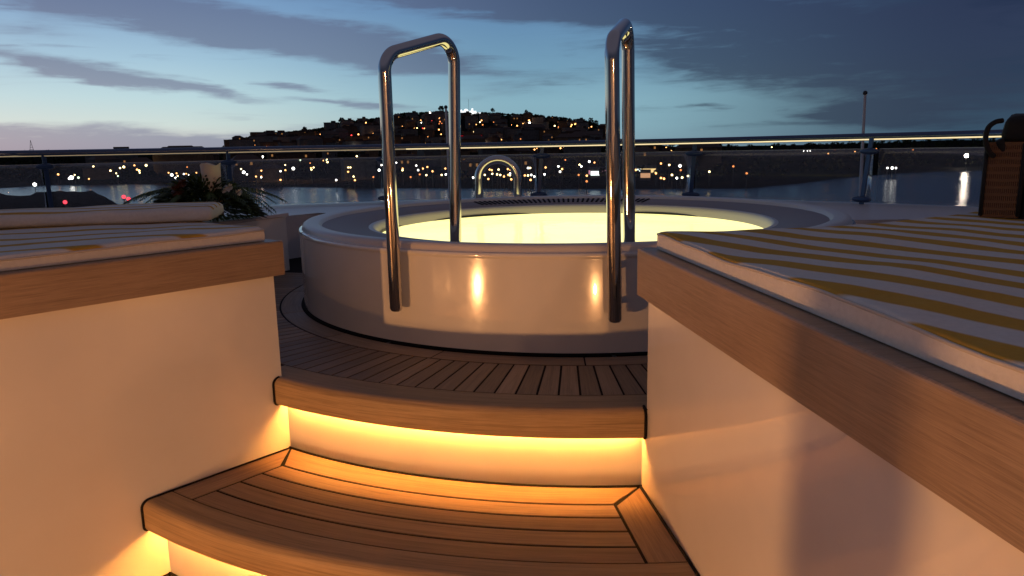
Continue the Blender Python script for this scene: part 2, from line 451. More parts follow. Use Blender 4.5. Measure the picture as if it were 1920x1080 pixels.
# ------------------------------------------------------------------ sunbed bases and mattresses
def arc_pts(r, a0, a1, n=40): return [pol(r, a0+(a1-a0)*i/n).xy for i in range(n+1)]
aRc = math.degrees(math.atan2((cR-TC).y, (cR-TC).x)); aLc = math.degrees(math.atan2((cL-TC).y, (cL-TC).x))
RR, RL = RC_R, RC_L
outR = arc_pts(RR, aRc, -26, 50)+[pol(4.6, -26).xy, pol(6.0, -45).xy]+[cR+dR*3.1+Vector((4, 0)), cR+dR*3.1]
outL = arc_pts(RL, aLc, -168, 30)+[pol(4.6, -168).xy, cL+dL*3.3+Vector((-3, 0)), cL+dL*3.3]
mats = {}
def wood_slab(bm, *a, **k):
    slab(bm, *a, **k); cl = bm.loops.layers.color.new('rnd')
    for f in bm.faces:
        for l in f.loops: l[cl] = (.55, .55, .55, 1)
def sunbed(label, outline, zb, zt, low, loc):
    root = thing('sunbed_base', label, 'sunbed', loc)
    bm = bmesh.new(); slab(bm, outline, -.012, zb+.004); obj('side_panel', bm, M['gel'], root)
    bm = bmesh.new(); slab(bm, low, -.8, -.012); obj('lower_panel', bm, M['gel'], root)
    bm = bmesh.new(); wood_slab(bm, offset_outline(outline, .026), zb, zt, bevel=.006); tb = obj('trim_board', bm, M['trim'], root)
    return root
lowR = arc_pts(1.925, aR(1.925), -26, 50)+outR[51:]; lowL = arc_pts(1.925, aL(1.925), -168, 30)+outL[31:]
sbR = sunbed('big white built-in sunbed base with a teak edge board, right of the steps', outR, zRb, zRt, lowR, (1.5, .8, 0))
sbL = sunbed('white built-in sunbed base with a teak edge board, left of the steps', outL, zLb, zLt, lowL, (-1.8, 2, 0))
# a small screw head under the left board
bm = bmesh.new(); p = atY(503, 517, cL.y-.03); bmesh.ops.create_uvsphere(bm, u_segments=10, v_segments=6, radius=.005, matrix=Matrix.Translation(p)); obj('screw', bm, M['steel'], sbL, True)

# stripes: direction, spacing and phase read where they meet the stair edge of the cushion
zc_ = .519; st = [at(px, py, zc_) for px, py in ((1229, 441), (1314, 479), (1475, 538), (1790, 649))]
e2 = at(1920, 622, zc_); dv = (e2-st[2]).xy.normalized(); nv_ = Vector((-dv.y, dv.x))
pr_ = [nv_.dot(q.xy) for q in st]; per = (pr_[3]-pr_[1])/2
if per < 0: nv_ = -nv_; per = -per; pr_ = [-q for q in pr_]
offR = -(pr_[2]-nv_.dot(Vector((1.5, .8))))/per+.25-.125+.46
M['fabR'] = fabric('striped_cloth_right', math.atan2(nv_.y, nv_.x), offR, per, .5)
sdL = (at(300, 449, .535)-at(47, 461, .535)).xy
M['fabP'] = fabric('faded_striped_cloth', math.atan2((at(300, 449, .535)-at(47, 461, .535)).y, (at(300, 449, .535)-at(47, 461, .535)).x)+math.pi/2, .55, .085, .34)
M['fabL'] = fabric('striped_cloth_left', math.atan2(sdL.y, sdL.x)+math.pi/2, .1, .16, .30)
def cushion(name, label, outline, z0, z1, fm, bev, loc, group='striped sunbed mattresses', amp=.004):
    bm = bmesh.new(); slab(bm, outline, z0, z1, bevel=bev, seg=5)
    bmesh.ops.triangulate(bm, faces=[f for f in bm.faces if len(f.verts) > 4])
    xs = [p[0] for p in outline]; ys = [p[1] for p in outline]
    for ax, lo, hi in ((0, max(min(xs), -3.2), min(max(xs), 3.2)), (1, max(min(ys), .2), max(ys))):
        k = lo+.05
        while k < hi:
            co_ = Vector((k, 0, 0)) if ax == 0 else Vector((0, k, 0)); no_ = Vector((1, 0, 0)) if ax == 0 else Vector((0, 1, 0))
            bmesh.ops.bisect_plane(bm, geom=bm.verts[:]+bm.edges[:]+bm.faces[:], plane_co=co_, plane_no=no_, dist=1e-6); k += .05
    for v in bm.verts:
        t_ = (v.co.z-z0)/(z1-z0)
        if t_ > .3:
            q = Vector((v.co.x*2.3, v.co.y*2.3, 3)); w2 = Vector((v.co.x*6, v.co.y*6, 8))
            v.co.z += t_*(.010*noise.noise(q)+amp*noise.noise(w2))
            e_ = noise.noise(Vector((v.co.x*9, v.co.y*9, 1))); v.co.x += .003*e_*t_; v.co.y += .003*noise.noise(Vector((v.co.y*9, v.co.x*9, 5)))*t_
    root = thing(name, label, 'mattress', loc, group)
    obj('cover', bm, fm, root, True, auto=60)
    ins = offset_outline(outline, -.001); P = []
    for i, p in enumerate(ins):
        q = ins[(i+1) % len(ins)]; L_ = (q-p).length; m_ = max(1, min(80, int(L_/.05)))
        for j in range(m_):
            r_ = p.lerp(q, j/m_); P.append((r_.x, r_.y, z1-bev*.62+.010*noise.noise(Vector((r_.x*2.3, r_.y*2.3, 3)))+amp*noise.noise(Vector((r_.x*6, r_.y*6, 8)))))
    bm = bmesh.new(); tube(bm, P, .0034, 6, closed=True); obj('piping', bm, M['pipe'], root, True)
    return root
M['pipe'] = mat('piping_cloth', (.50, .46, .42), .9)
mR = cushion('mattress', 'yellow and white striped mattress on the right-hand sunbed', offset_outline(outR, -.016), zRt+.002, .515, M['fabR'], .012, (1.5, .8, .5))
mL = cushion('mattress', 'pale striped mattress on the left-hand sunbed, beside the top step', offset_outline(outL, -.012), zLt+.002, .512, M['fabL'], .02, (-1.8, 2, .5))
def pillow(label, p0, p1, w, z0, h, fm):
    """long bolster from p0 to p1 (2-D)"""
    d = (p1-p0); L = d.length; rz = math.atan2(d.y, d.x); c = (p0+p1)/2
    bm = bmesh.new(); box(bm, (0, 0, h/2), (L, w, h), 0, h*.36)
    for ax, half in ((0, L/2), (1, w/2)):
        k = -half+.04
        while k < half-.03:
            bmesh.ops.bisect_plane(bm, geom=bm.verts[:]+bm.edges[:]+bm.faces[:], plane_co=Vector((k, 0, 0)) if ax == 0 else Vector((0, k, 0)), plane_no=Vector((1, 0, 0)) if ax == 0 else Vector((0, 1, 0)), dist=1e-6); k += .05
    for v in bm.verts:
        if v.co.z > h*.3: v.co.z += .007*noise.noise(Vector((v.co.x*5, v.co.y*8, 2)))-.012*(abs(v.co.y)/(w/2))**4*(v.co.z/h)
    bm.transform(Matrix.Translation((c.x, c.y, z0)) @ Matrix.Rotation(rz, 4, 'Z'))
    return finish(obj('bolster', bm, fm, None, True, loc=(c.x, c.y, z0)), label, 'pillow')
pe = atY(397, 395, 2.66).xy; pw = atY(0, 400, 2.50).xy; du = (pe-pw).normalized(); dn = Vector((-du.y, du.x))*.16
pillow('pale padded bolster lying on the left-hand mattress, plain rounded end towards the tub', pw-du*.5+dn, pe+dn, .32, .513, .056, M['fabP'])
qe = at(1925, 394, .52).xy
pillow('pale striped bolster on the right-hand mattress, beside the woven bag', qe, qe+Vector((.9, -.35)), .15, .522, .075, M['fabR'])

# ------------------------------------------------------------------ handrails
def handrail(label, pts, loc, brk):
    root = thing('handrail', label, 'handrail', loc, 'steel handrails over the tub wall')
    bm = bmesh.new(); path = fillet(pts, .085, 12)
    tail = Vector(path[0])
    # rounded lower end
    P = [tail+Vector((0, 0, -.012)), tail+Vector((0, 0, -.009)), tail+Vector((0, 0, 0))]+path[1:]
    rad = [.012, .020, .0245]+[.0245]*(len(path)-1)
    tube(bm, P, .0245, 28, radii=rad); obj('rail_tube', bm, M['steel'], root, True, auto=60)
    for z in brk:
        q = Vector((tail.x, tail.y, z)); d = Vector((tail.x, tail.y, 0)).normalized(); m_ = q-Vector((TC.x, TC.y, z))
        L = -m_.dot(d)-math.sqrt(m_.dot(d)**2-m_.dot(m_)+TR*TR)+.004      # straight back from the leg to the tub wall
        bm = bmesh.new(); tube(bm, [q, q+d*L], .013, 14); obj('wall_bracket', bm, M['steel'], root, True)
    return root
L0 = atY(735, 578, 2.735); L1 = atY(728, 103, 2.735); L2 = atY(851, 66, 3.08); L3 = atY(854, 440, 3.08)
L1.x = L0.x+(L1.x-L0.x)*.5; L0.x = L1.x
handrail('left of the two tall hooped steel handrails, standing open towards the camera', [L0, L1, L2, Vector((L3.x, L3.y, .37))], (L0.x, L0.y, .15), (.20, .33))
Q0 = atY(1153, 598, 2.49); Q1 = atY(1147, 76, 2.49); Q2 = atY(1177, 38, 2.85); Q3 = atY(1180, 440, 2.9)
handrail('right of the two tall hooped steel handrails, seen nearly edge on by the striped mattress', [Q0, Q1, Q2, Vector((Q3.x, Q3.y, .37))], (Q0.x, Q0.y, .13), (.20, .33))
# low round-topped hoop behind the tub
g0 = atY(898, 375, 5.52); g1 = atY(971, 374, 5.52); top_z = atY(935, 299, 5.52).z
hoop = thing('grab_hoop', 'low round-topped steel grab hoop at the far side of the tub', 'grab handle', ((g0.x+g1.x)/2, 5.52, .38))
cx = (g0.x+g1.x)/2; rr = (g1.x-g0.x)/2; zc = top_z-rr
pts = [(g0.x, 5.52, .30)]+[(cx-rr*math.cos(i/16*math.pi), 5.52, zc+rr*math.sin(i/16*math.pi)) for i in range(17)]+[(g1.x, 5.52, .30)]
bm = bmesh.new(); tube(bm, pts, .032, 24); obj('hoop_tube', bm, M['steel'], hoop, True, auto=60)

# ------------------------------------------------------------------ bulwark shelf, balustrade
fp = [(-420, 5.0), (-200, 5.3), (0, 5.62), (85, 5.76), (430, 6.22), (720, 6.56), (1010, 6.6), (1300, 6.2), (1640, 5.31), (1850, 4.79), (2050, 4.2), (2300, 3.4)]
fence2 = dense([Vector((atY(px, 300, Y).x, Y, 0)) for px, Y in fp], 14)
fence2 = [p.xy for p in fence2]
def fx(px):     # point of the balustrade line seen in column px
    best = min(range(len(fence2)-1), key=lambda i: abs(math.atan2(fence2[i].x, fence2[i].y)-math.atan2(ray(px, 330).x, ray(px, 330).y)))
    a_ = math.atan2(ray(px, 330).x, ray(px, 330).y)
    for i in range(len(fence2)-1):
        p, q = fence2[i], fence2[i+1]; A, B = math.atan2(p.x, p.y), math.atan2(q.x, q.y)
        if A <= a_ <= B: t_ = (a_-A)/(B-A); return p+(q-p)*t_
    return fence2[best]
ZB = .31
inner = arc_pts(2.3, 205, 140, 24)+arc_pts(TR+.005, 128, 8, 60)+arc_pts(2.15, 5, -25, 12)
ps = Vector((TC.x, TC.y))
outer = [p+(p-ps).normalized()*.10 for p in fence2]
inner = [p.xy if len(p) > 2 else p for p in inner]
bul = thing('bulwark', 'white curved bulwark shelf that carries the glass balustrade', 'bulwark', (0, 6, 0))
bm = bmesh.new(); slab(bm, inner+outer[::-1], -.9, ZB, bevel=.012); obj('shelf', bm, M['rimgel'], bul)
bal = thing('balustrade', 'curved glass balustrade with a steel top rail round the foredeck', 'balustrade', (0, 6.4, ZB))
bm = bmesh.new(); tube(bm, [(p.x, p.y, .789) for p in fence2], .026, 24); obj('top_rail', bm, M['rail'], bal, True)
for i0, i1, e_ in ((0, .47, .20), (.47, 1, 1.0)):  # light mirrored along the rail's underside, put in as thin emissive tubes
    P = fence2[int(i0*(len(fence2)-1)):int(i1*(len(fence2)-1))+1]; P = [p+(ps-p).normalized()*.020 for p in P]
    rg_ = mat('painted_rail_glint', (1, .8, .5), .5, emit=(1, .80, .42), es=e_); rg_.cycles.emission_sampling = 'NONE'
    bm = bmesh.new(); tube(bm, [(p.x, p.y, .771) for p in P], .0052, 8); obj('glow_strip', bm, rg_, bal, True)
# glass: a thin real pane with a faint film of dried salt
m = bpy.data.materials.new('salty_glass'); m.use_nodes = True; t = NT(m); nt = m.node_tree
out = nt.nodes['Material Output']; nt.nodes.remove(t.b)
tr = t.new('ShaderNodeBsdfTransparent'); tr.inputs[0].default_value = (.90, .92, .95, 1)
gl = t.new('ShaderNodeBsdfGlossy'); gl.inputs['Roughness'].default_value = .02
fr = t.new('ShaderNodeFresnel'); fr.inputs[0].default_value = 1.45
df = t.new('ShaderNodeBsdfDiffuse'); df.inputs[0].default_value = (.7, .68, .72, 1)
tl = t.new('ShaderNodeBsdfTranslucent'); tl.inputs[0].default_value = (.7, .68, .72, 1)
ad = t.new('ShaderNodeMixShader'); ad.inputs[0].default_value = .5; t.link(df.outputs[0], ad.inputs[1]); t.link(tl.outputs[0], ad.inputs[2])
mx = t.new('ShaderNodeMixShader'); t.link(t.math('MULTIPLY', fr.outputs[0], .55), mx.inputs[0]); t.link(tr.outputs[0], mx.inputs[1]); t.link(gl.outputs[0], mx.inputs[2])
sp = t.noise(t.coord(), 60, 3, .7); cl_ = t.noise(t.coord(), 1.3, 4, .6, .5)
f1 = t.ramp(sp, [(.52, (0, 0, 0)), (.75, (1, 1, 1))]); f2 = t.ramp(cl_, [(.35, (.25, .25, .25)), (.7, (1, 1, 1))])
fac = t.math('ADD', .055, t.math('MULTIPLY', t.math('MULTIPLY', f1, f2), .16))
mx2 = t.new('ShaderNodeMixShader'); t.link(fac, mx2.inputs[0]); t.link(mx.outputs[0], mx2.inputs[1]); t.link(ad.outputs[0], mx2.inputs[2])
t.link(mx2.outputs[0], out.inputs[0]); M['glass'] = m
M['glass_edge'] = mat('glass_edge', (.35, .40, .42), .2, spec=.6)
posts = [(-170, None, None, 0), (85, (80, 300), (93, 388), 0), (430, (426, 297), (433, 395), 1), (720, None, None, 1), (1010, (1016, 281), (1009, 369), 1), (1300, (1304, 275), (1296, 371), 1), (1640, (1637, 264), (1618, 384), 1), (2030, None, None, 1)]
pp = [fx(p[0]) for p in posts]
def seg_pts(a, b):
    i0 = min(range(len(fence2)), key=lambda i: (fence2[i]-a).length); i1 = min(range(len(fence2)), key=lambda i: (fence2[i]-b).length)
    mid = [q for q in fence2[i0+1:i1]]
    da = (b-a).normalized(); P = [a]+mid+[b]
    P[0] = a+(P[1]-a).normalized()*.02; P[-1] = b+(P[-2]-b).normalized()*.02
    return P
for a, b in zip(pp[:-1], pp[1:]):
    P = seg_pts(a, b); bm = bmesh.new(); zt, zb = .702, ZB+.012
    for off in (0,):
        T = [bm.verts.new((p.x, p.y, zt)) for p in P]; B = [bm.verts.new((p.x, p.y, zb)) for p in P]
        for i in range(len(P)-1): bm.faces.new((B[i], B[i+1], T[i+1], T[i]))
    gp = obj('glass_panel', bm, M['glass'], bal, True)
    s_ = gp.modifiers.new('thick', 'SOLIDIFY'); s_.thickness = .010; s_.offset = 0
    bm = bmesh.new(); tube(bm, [(p.x, p.y, zt+.001) for p in P], .0035, 6); obj('glass_edge', bm, M['glass_edge'], gp)
for (px, tp, bt, big), p in zip(posts, pp):
    Yp = p.y
    tpt = Vector((p.x, p.y, .78)); bpt = Vector((p.x, p.y, ZB))
    if tp:
        tpt = atY(*tp, Yp); bpt = atY(*bt, Yp); bpt.z = ZB; k = .782; tpt = bpt+(tpt-bpt)*((k-ZB)/(tpt.z-ZB))
    out_d = (p-ps).normalized(); tan = Vector((-out_d.y, out_d.x))
    bm = bmesh.new()
    ax = (tpt-bpt); L = ax.length; rz = math.atan2(tan.y, tan.x)
    sh = Matrix.Identity(4); sh[0][2] = (tpt.x-bpt.x)/(tpt.z-bpt.z); sh[1][2] = (tpt.y-bpt.y)/(tpt.z-bpt.z)
    inn = -out_d*.02
    bmm = bmesh.new(); box(bmm, (0, 0, (tpt.z-bpt.z)/2), (.034, .012, tpt.z-bpt.z), rz, .003); bmm.transform(sh); bmm.transform(Matrix.Translation((bpt.x+inn.x, bpt.y+inn.y, bpt.z)))
    po = obj('post', bmm, M['post'], bal)
    for f_ in (.80, .05):
        q = bpt+(tpt-bpt)*f_
        if f_ < .1: q.z = ZB+.035
        bm = bmesh.new()
        bmesh.ops.create_uvsphere(bm, u_segments=20, v_segments=10, radius=1, matrix=Matrix.Translation((q.x+inn.x*1.2, q.y+inn.y*1.2, q.z)) @ Matrix.Rotation(rz, 4, 'Z') @ Matrix.Diagonal((.078, .024, .023, 1)))
        obj('glass_clamp', bm, M['post'], po, True)

# ------------------------------------------------------------------ flagpoles, foredeck
M['pole'] = mat('pole_paint', (.50, .50, .53), .4)
def flagpole(label, px, ytop, Y, r, pxb, yb):
    a = atY(px, ytop, Y); b = atY(pxb, yb, Y); d = (a-b).normalized(); b = a-d*((a.z+1.5)/d.z)
    root = thing('flagpole', label, 'flagpole', b)
    bm = bmesh.new(); tube(bm, [b, a], r, 14, radii=[r*1.25, r]); obj('pole', bm, M['pole'], root, True, auto=50)
    bm = bmesh.new(); bmesh.ops.create_uvsphere(bm, u_segments=14, v_segments=8, radius=r*1.7, matrix=Matrix.Translation(a+d*r)); obj('finial', bm, M['dark'], root, True)
flagpole('tall thin pale flagpole beyond the balustrade on the right, in front of the dark sky', 1622, 177, 7.6, .014, 1612, 380)
flagpole('thin pale flagpole beyond the balustrade, seen between the legs of the left handrail', 836, 203, 9.5, .014, 840, 290)
bm = bmesh.new(); slab(bm, [(-6, -9), (6, -9), (6.5, 3), (5, 10), (0, 17), (-5, 10), (-6.5, 3)], -13.6, -1.5); obj('foredeck', bm, M['gel'])['kind'] = 'structure'

# ------------------------------------------------------------------ locker with flower arrangement
lA = at(541, 399, .375).xy; lB = at(428, 414, .375).xy
u = (lB-lA).normalized(); w = Vector((-u.y, u.x));
if w.x > 0: w = -w
lc = thing('deck_locker', 'low white locker behind the left-hand sunbed, carrying the flower arrangement', 'locker', (*(lA+w*.5), 0))
ol = [lA, lA+u*1.5, lA+u*1.5+w*1.3, lA+w*1.3]
ol2 = [p+(sum(ol, Vector((0, 0)))/4-p)*.02 for p in ol]
bm = bmesh.new(); slab(bm, ol2, 0.003, .352); obj('carcass', bm, M['gel'], lc)
bm = bmesh.new(); slab(bm, ol, .355, .375, bevel=.005); obj('lid', bm, M['rimgel'], lc)
fc = at(385, 412, .375)
M['leaf'] = mat('dark_leaves', (.035, .07, .02), .55); t = NT(M['leaf'])
t.link(t.ramp(t.noise(t.coord(), 14, 3), [(.3, (.012, .025, .010)), (.7, (.07, .12, .03))]), t.b.inputs['Base Color'])
M['candle'] = mat('cream_wax', (.75, .62, .48), .5); M['candle'].node_tree.nodes['Principled BSDF'].inputs['Subsurface Weight'].default_value = .2
M['petal'] = mat('white_petals', (.62, .56, .5), .6); M['lily'] = mat('rust_petals', (.10, .03, .012), .55)
fl = thing('flower_arrangement', 'dark green spreading flower arrangement with a cream candle on the white locker', 'flower arrangement', fc)
def leaf(bm, p, d, L, w_, droop=.3):
    d = d.normalized(); s = d.cross(Vector((0, 0, 1)));
    if s.length < .1: s = Vector((1, 0, 0))
    s.normalize(); s = (s+Vector((random.uniform(-.5, .5), random.uniform(-.5, .5), random.uniform(-.7, .7)))).normalized()
    prev = None; n = 4
    for i in range(n+1):
        t_ = i/n; c = p+d*L*t_+Vector((0, 0, -droop*L*t_*t_)); ww = w_*math.sin(math.pi*(.12+.88*t_))**.8 if t_ < 1 else .0004
        a, b = bm.verts.new(c-s*ww), bm.verts.new(c+s*ww)
        if prev: bm.faces.new((prev[0], prev[1], b, a))
        prev = (a, b)
bm = bmesh.new()
for i in range(4200):
    a = random.uniform(0, 2*math.pi); e = random.uniform(-.1, 1.2)
    rad = random.random()**.5
    p = Vector((fc.x+.31*rad*math.cos(a), fc.y+.20*rad*math.sin(a), fc.z+.02+.235*(1-rad**2.2)*random.uniform(.35, 1)))
    d = Vector((math.cos(a)*(.3+rad), math.sin(a)*(.3+rad), .75*(1-rad)+random.uniform(-.1, .35)))
    leaf(bm, p, d, random.uniform(.03, .08), random.uniform(.004, .009))
def frond(base, d, L, droop, n=26):
    prev = []
    for i in range(n):
        t_ = i/(n-1); c = base+d*L*t_+Vector((0, 0, -droop*t_*t_)); prev.append(c)
        for s in (-1, 1):
            dd = Vector((-d.y*s, d.x*s, 0))*.9+d*.7+Vector((0, 0, -.5))
            leaf(bm, c, dd, .055*(1-t_*.6), .0035, .5)
    tube(bm, prev, .002, 5)
for a, L, dz in ((-8, .42, .12), (15, .36, .10), (-35, .34, .14), (-20, .38, .17), (200, .36, .1), (175, .34, .08), (225, .3, .1), (-60, .26, .12), (30, .34, .12), (-2, .34, .16), (190, .42, .16), (160, .38, .1), (250, .25, .1)):
    ra = R(a); frond(fc+Vector((.08*math.cos(ra), .06*math.sin(ra), .17)), Vector((math.cos(ra), math.sin(ra)*.8, .28)), L, dz+.06)
obj('foliage', bm, M['leaf'], fl)
cz = atY(394, 308, fc.y); cb = atY(396, 352, fc.y)
bm = bmesh.new(); rr_ = .052
n = 36; rows = []
for z_, k in ((fc.z+.02, 1), (cb.z, .97), (cz.z-.012, 1.06), (cz.z, 1.10), (cz.z-.004, .98), (cz.z-.03, .85), (cz.z-.032, .01)):
    rows.append([bm.verts.new((cz.x+rr_*k*math.cos(i*2*math.pi/n), fc.y+rr_*k*math.sin(i*2*math.pi/n), z_+(.008*math.sin(i*2*math.pi/n*3+1) if z_ > cz.z-.02 else 0))) for i in range(n)])
for a_, b_ in zip(rows[:-1], rows[1:]):
    for i in range(n): bm.faces.new((a_[i], a_[(i+1) % n], b_[(i+1) % n], b_[i]))
obj('candle', bm, M['candle'], fl, True, auto=50)
def flower(px, py, mt, s, name):
    p = atY(px, py, fc.y-.14); bm = bmesh.new()
    for k in range(14):
        a = k*2.4; leaf(bm, p, Vector((math.cos(a)*.8, -.5+.3*math.sin(a), math.sin(a)*.8)), s*random.uniform(.7, 1), s*.32, .1)
    obj(name, bm, mt, fl, True)
flower(430, 351, M['petal'], .035, 'white_flower'); flower(448, 360, M['petal'], .028, 'white_flower'); flower(420, 357, M['petal'], .022, 'white_flower')
flower(334, 356, M['lily'], .055, 'rust_flower'); flower(328, 372, M['lily'], .05, 'rust_flower'); flower(344, 343, M['lily'], .035, 'rust_flower')

# ------------------------------------------------------------------ woven bag with black cloth
bb = at(1838, 404, .521); zt = atY(1843, 270, bb.y).z
M['straw'] = mat('woven_straw', (.15, .075, .035), .75); M['cloth'] = mat('black_cloth', (.008, .008, .010), .85)
bag = thing('woven_bag', 'brown open-weave bag with a black strap and black cloth on top, on the right-hand mattress', 'bag', bb)
bw, bd, bh = .095, .13, zt-.521; ba = R(-37)
def bp(u_, v_, z_): return Vector((bb.x+u_*math.cos(ba)-v_*math.sin(ba), bb.y+u_*math.sin(ba)+v_*math.cos(ba), .521+z_))
bm = bmesh.new()
def weave(p0, p1, nx):
    for i in range(nx+1):
        q = p0.lerp(p1, i/nx); tube(bm, [q, q+Vector((0, 0, bh))], .0026, 4)
    nz = 10
    for j in range(nz+1):
        z_ = bh*j/nz; a_, b_ = p0+Vector((0, 0, z_)), p1+Vector((0, 0, z_)); mm = (a_+b_)/2; d = b_-a_
        box(bm, mm, (d.length, .004, .0085), math.atan2(d.y, d.x))
weave(bp(0, 0, 0), bp(bw, 0, 0), 18); weave(bp(0, 0, 0), bp(0, bd, 0), 10); weave(bp(bw, 0, 0), bp(bw, bd, 0), 10); weave(bp(0, bd, 0), bp(bw, bd, 0), 18)
obj('weave', bm, M['straw'], bag)
bm = bmesh.new(); box(bm, bp(bw/2, bd/2, bh/2-.004), (bw-.02, bd-.02, bh-.01), ba, .004); obj('lining', bm, mat('bag_lining', (.05, .012, .006), .9), bag)
bm = bmesh.new()
bm.free()
for u_, v_ in ((0, 0), (bw, 0), (0, bd), (bw, bd)):
    bm = bmesh.new(); tube(bm, [bp(u_, v_, 0), bp(u_, v_, bh)], .0065, 8); obj('edge_binding', bm, M['cloth'], bag, True)
bm = bmesh.new()
box(bm, bp(.165, bd/2, bh+.042), (.26, bd*.95, .088), ba, .025)
box(bm, bp(bw+.105, bd/2, bh*.5), (.20, bd*1.05, bh+.03), ba, .02)
bmesh.ops.subdivide_edges(bm, edges=bm.edges[:], cuts=2, use_grid_fill=True)
for v in bm.verts: v.co += Vector((noise.noise(v.co*14), noise.noise(v.co*14+Vector((5, 5, 5))), noise.noise(v.co*14+Vector((9, 1, 4)))))*.008
obj('cloth_roll', bm, M['cloth'], bag, True)
bm = bmesh.new()
def ap(px, py): return atY(px, py, bb.y-.018)
tube(bm, dense([ap(1880, 226), ap(1866, 229), ap(1853, 240), ap(1848, 262), ap(1854, 283), ap(1864, 294)], 8), .0075, 10)
tube(bm, dense([ap(1874, 262), ap(1880, 278), ap(1886, 294)], 6), .012, 10, radii=None)
obj('strap', bm, M['cloth'], bag, True)

# ------------------------------------------------------------------ sea, land, town
ZS = -13.25
m = mat('sea', (.012, .022, .035), .14, spec=.5); t = NT(m)
h1 = t.noise(t.coord(scale=(1, 1, 1)), .35, 6, .62, .3); h2 = t.noise(t.coord(), .05, 3, .5)
t.bump(t.math('ADD', t.math('MULTIPLY', h1, 1.0), t.math('MULTIPLY', h2, 2.0)), .24, 1.0); M['sea'] = m
bm = bmesh.new(); bmesh.ops.create_grid(bm, x_segments=8, y_segments=8, size=9000, matrix=Matrix.Translation((0, 0, ZS))); obj('sea', bm, M['sea'])['kind'] = 'structure'

def azel(px, py):
    d = ray(px, py); return math.degrees(math.atan2(d.x, d.y)), d.z/math.hypot(d.x, d.y)
def interp(tab, x):
    if x <= tab[0][0]: return tab[0][1]
    for (a, va), (b, vb) in zip(tab[:-1], tab[1:]):
        if x <= b: return va+(vb-va)*(x-a)/(b-a)
    return tab[-1][1]
crest = [(0, 289), (120, 289), (250, 288), (400, 286), (425, 276), (440, 266), (500, 255), (560, 249), (600, 244), (640, 232), (700, 226), (760, 215), (800, 214), (860, 214), (925, 215), (960, 217), (1000, 219), (1050, 224), (1100, 231), (1120, 236), (1138, 255), (1200, 267), (1260, 275), (1330, 276), (1480, 276), (1640, 270), (1760, 264), (1920, 262)]
CR = [azel(*p) for p in crest]; CR = [(-75, CR[0][1])]+CR+[(75, CR[-1][1])]
shore = [(0, 352), (90, 347), (250, 345), (450, 349), (700, 352), (1000, 353), (1200, 353), (1400, 352), (1500, 343), (1600, 331), (1700, 323), (1900, 317)]
SH = []
for p in shore:
    a_, e_ = azel(*p); SH.append((a_, min(640, (ZS-S)/e_)))
DH0 = 680.; DH1 = 960.
def H(x, y):
    a_ = math.degrees(math.atan2(x, y)); D = math.hypot(x, y); d0 = interp(SH, a_); el = interp(CR, a_)
    top_ = S+el*DH1
    if D < d0-6: return ZS-2
    if D < d0: return ZS-2+(D-(d0-6))/6*3.2
    fl = ZS+1.2+8.8*min(1, (D-d0)/(DH0-d0))
    if D > DH0:
        t_ = min(1, (D-DH0)/(DH1-DH0)); t_ = t_*t_*(3-2*t_)*.55+t_*.45
        if D > DH1: t_ = 1-.35*min(1, (D-DH1)/500)
        fl = fl+(top_-fl)*t_
    return fl+(noise.noise((x*.02, y*.02, 0))*1.5 if D > d0+40 else 0)
bm = bmesh.new(); g = []
azs = [-75+i*.5 for i in range(301)]
ds_rel = [-6, 0, 15, 40, 80, 120, 170, 220, 280, 340]
for a_ in azs:
    d0 = interp(SH, a_); row = []
    Ds = [d0+k for k in ds_rel if d0+k < DH0-10]; Ds += [Ds[-1]]*(len(ds_rel)-len(Ds)); Ds += [DH0+(DH1-DH0)*k/10 for k in range(11)]+[1000, 1100, 1300, 1700, 2600]
    for D in Ds:
        x, y = D*math.sin(R(a_)), D*math.cos(R(a_)); row.append(bm.verts.new((x, y, H(x, y))))
    g.append(row)
for i in range(len(g)-1):
    for j in range(len(g[0])-1):
        try: bm.faces.new((g[i][j], g[i][j+1], g[i+1][j+1], g[i+1][j]))
        except ValueError: pass
M['land'] = mat('scrub_land', (.035, .04, .028), .9, spec=0); t = NT(M['land'])
t.link(t.ramp(t.noise(t.coord(), .05, 5, .65), [(.35, (.008, .012, .010)), (.6, (.018, .018, .018)), (.8, (.035, .030, .028))]), t.b.inputs['Base Color'])
obj('shore_and_hill', bm, M['land'], None, True)['kind'] = 'structure'
def hit(px, py, up=0):
    d = ray(px, py); h = math.hypot(d.x, d.y); d = d/h; D = 150
    while D < 1400:
        p = Vector((d.x*D, d.y*D, S+d.z*D))
        if p.z < H(p.x, p.y)+up: return p
        D += 3
    return None

# breakwater mound low on the left
bm = bmesh.new(); n = 60; rows = []
for i in range(n+1):
    px = -420+ (275+420)*i/n; e = min(1, (n-i)/9)**.5; D = 150
    a_ = math.atan2(ray(px, 350).x, ray(px, 350).y)
    yt = 357+ (2 if px > 100 else 6+4*math.sin(px*.05)); dz = ray(px, yt); zt_ = S+dz.z/math.hypot(dz.x, dz.y)*D
    zt_ = ZS-1+(zt_-ZS+1)*e
    row = []
    for dd, k in ((-16, 0), (-9, .55), (-3, .93), (0, 1), (6, .96), (16, .4), (22, 0)):
        z_ = ZS-1+(zt_-ZS+1)*k+noise.noise((px*.05, dd*.3, 2))*.5*k
        row.append(bm.verts.new(((D+dd)*math.sin(a_), (D+dd)*math.cos(a_), z_)))
    rows.append(row)
for i in range(n):
    for j in range(6): bm.faces.new((rows[i][j], rows[i][j+1], rows[i+1][j+1], rows[i+1][j]))
obj('breakwater_headland', bm, M['land'], None, True)['kind'] = 'structure'

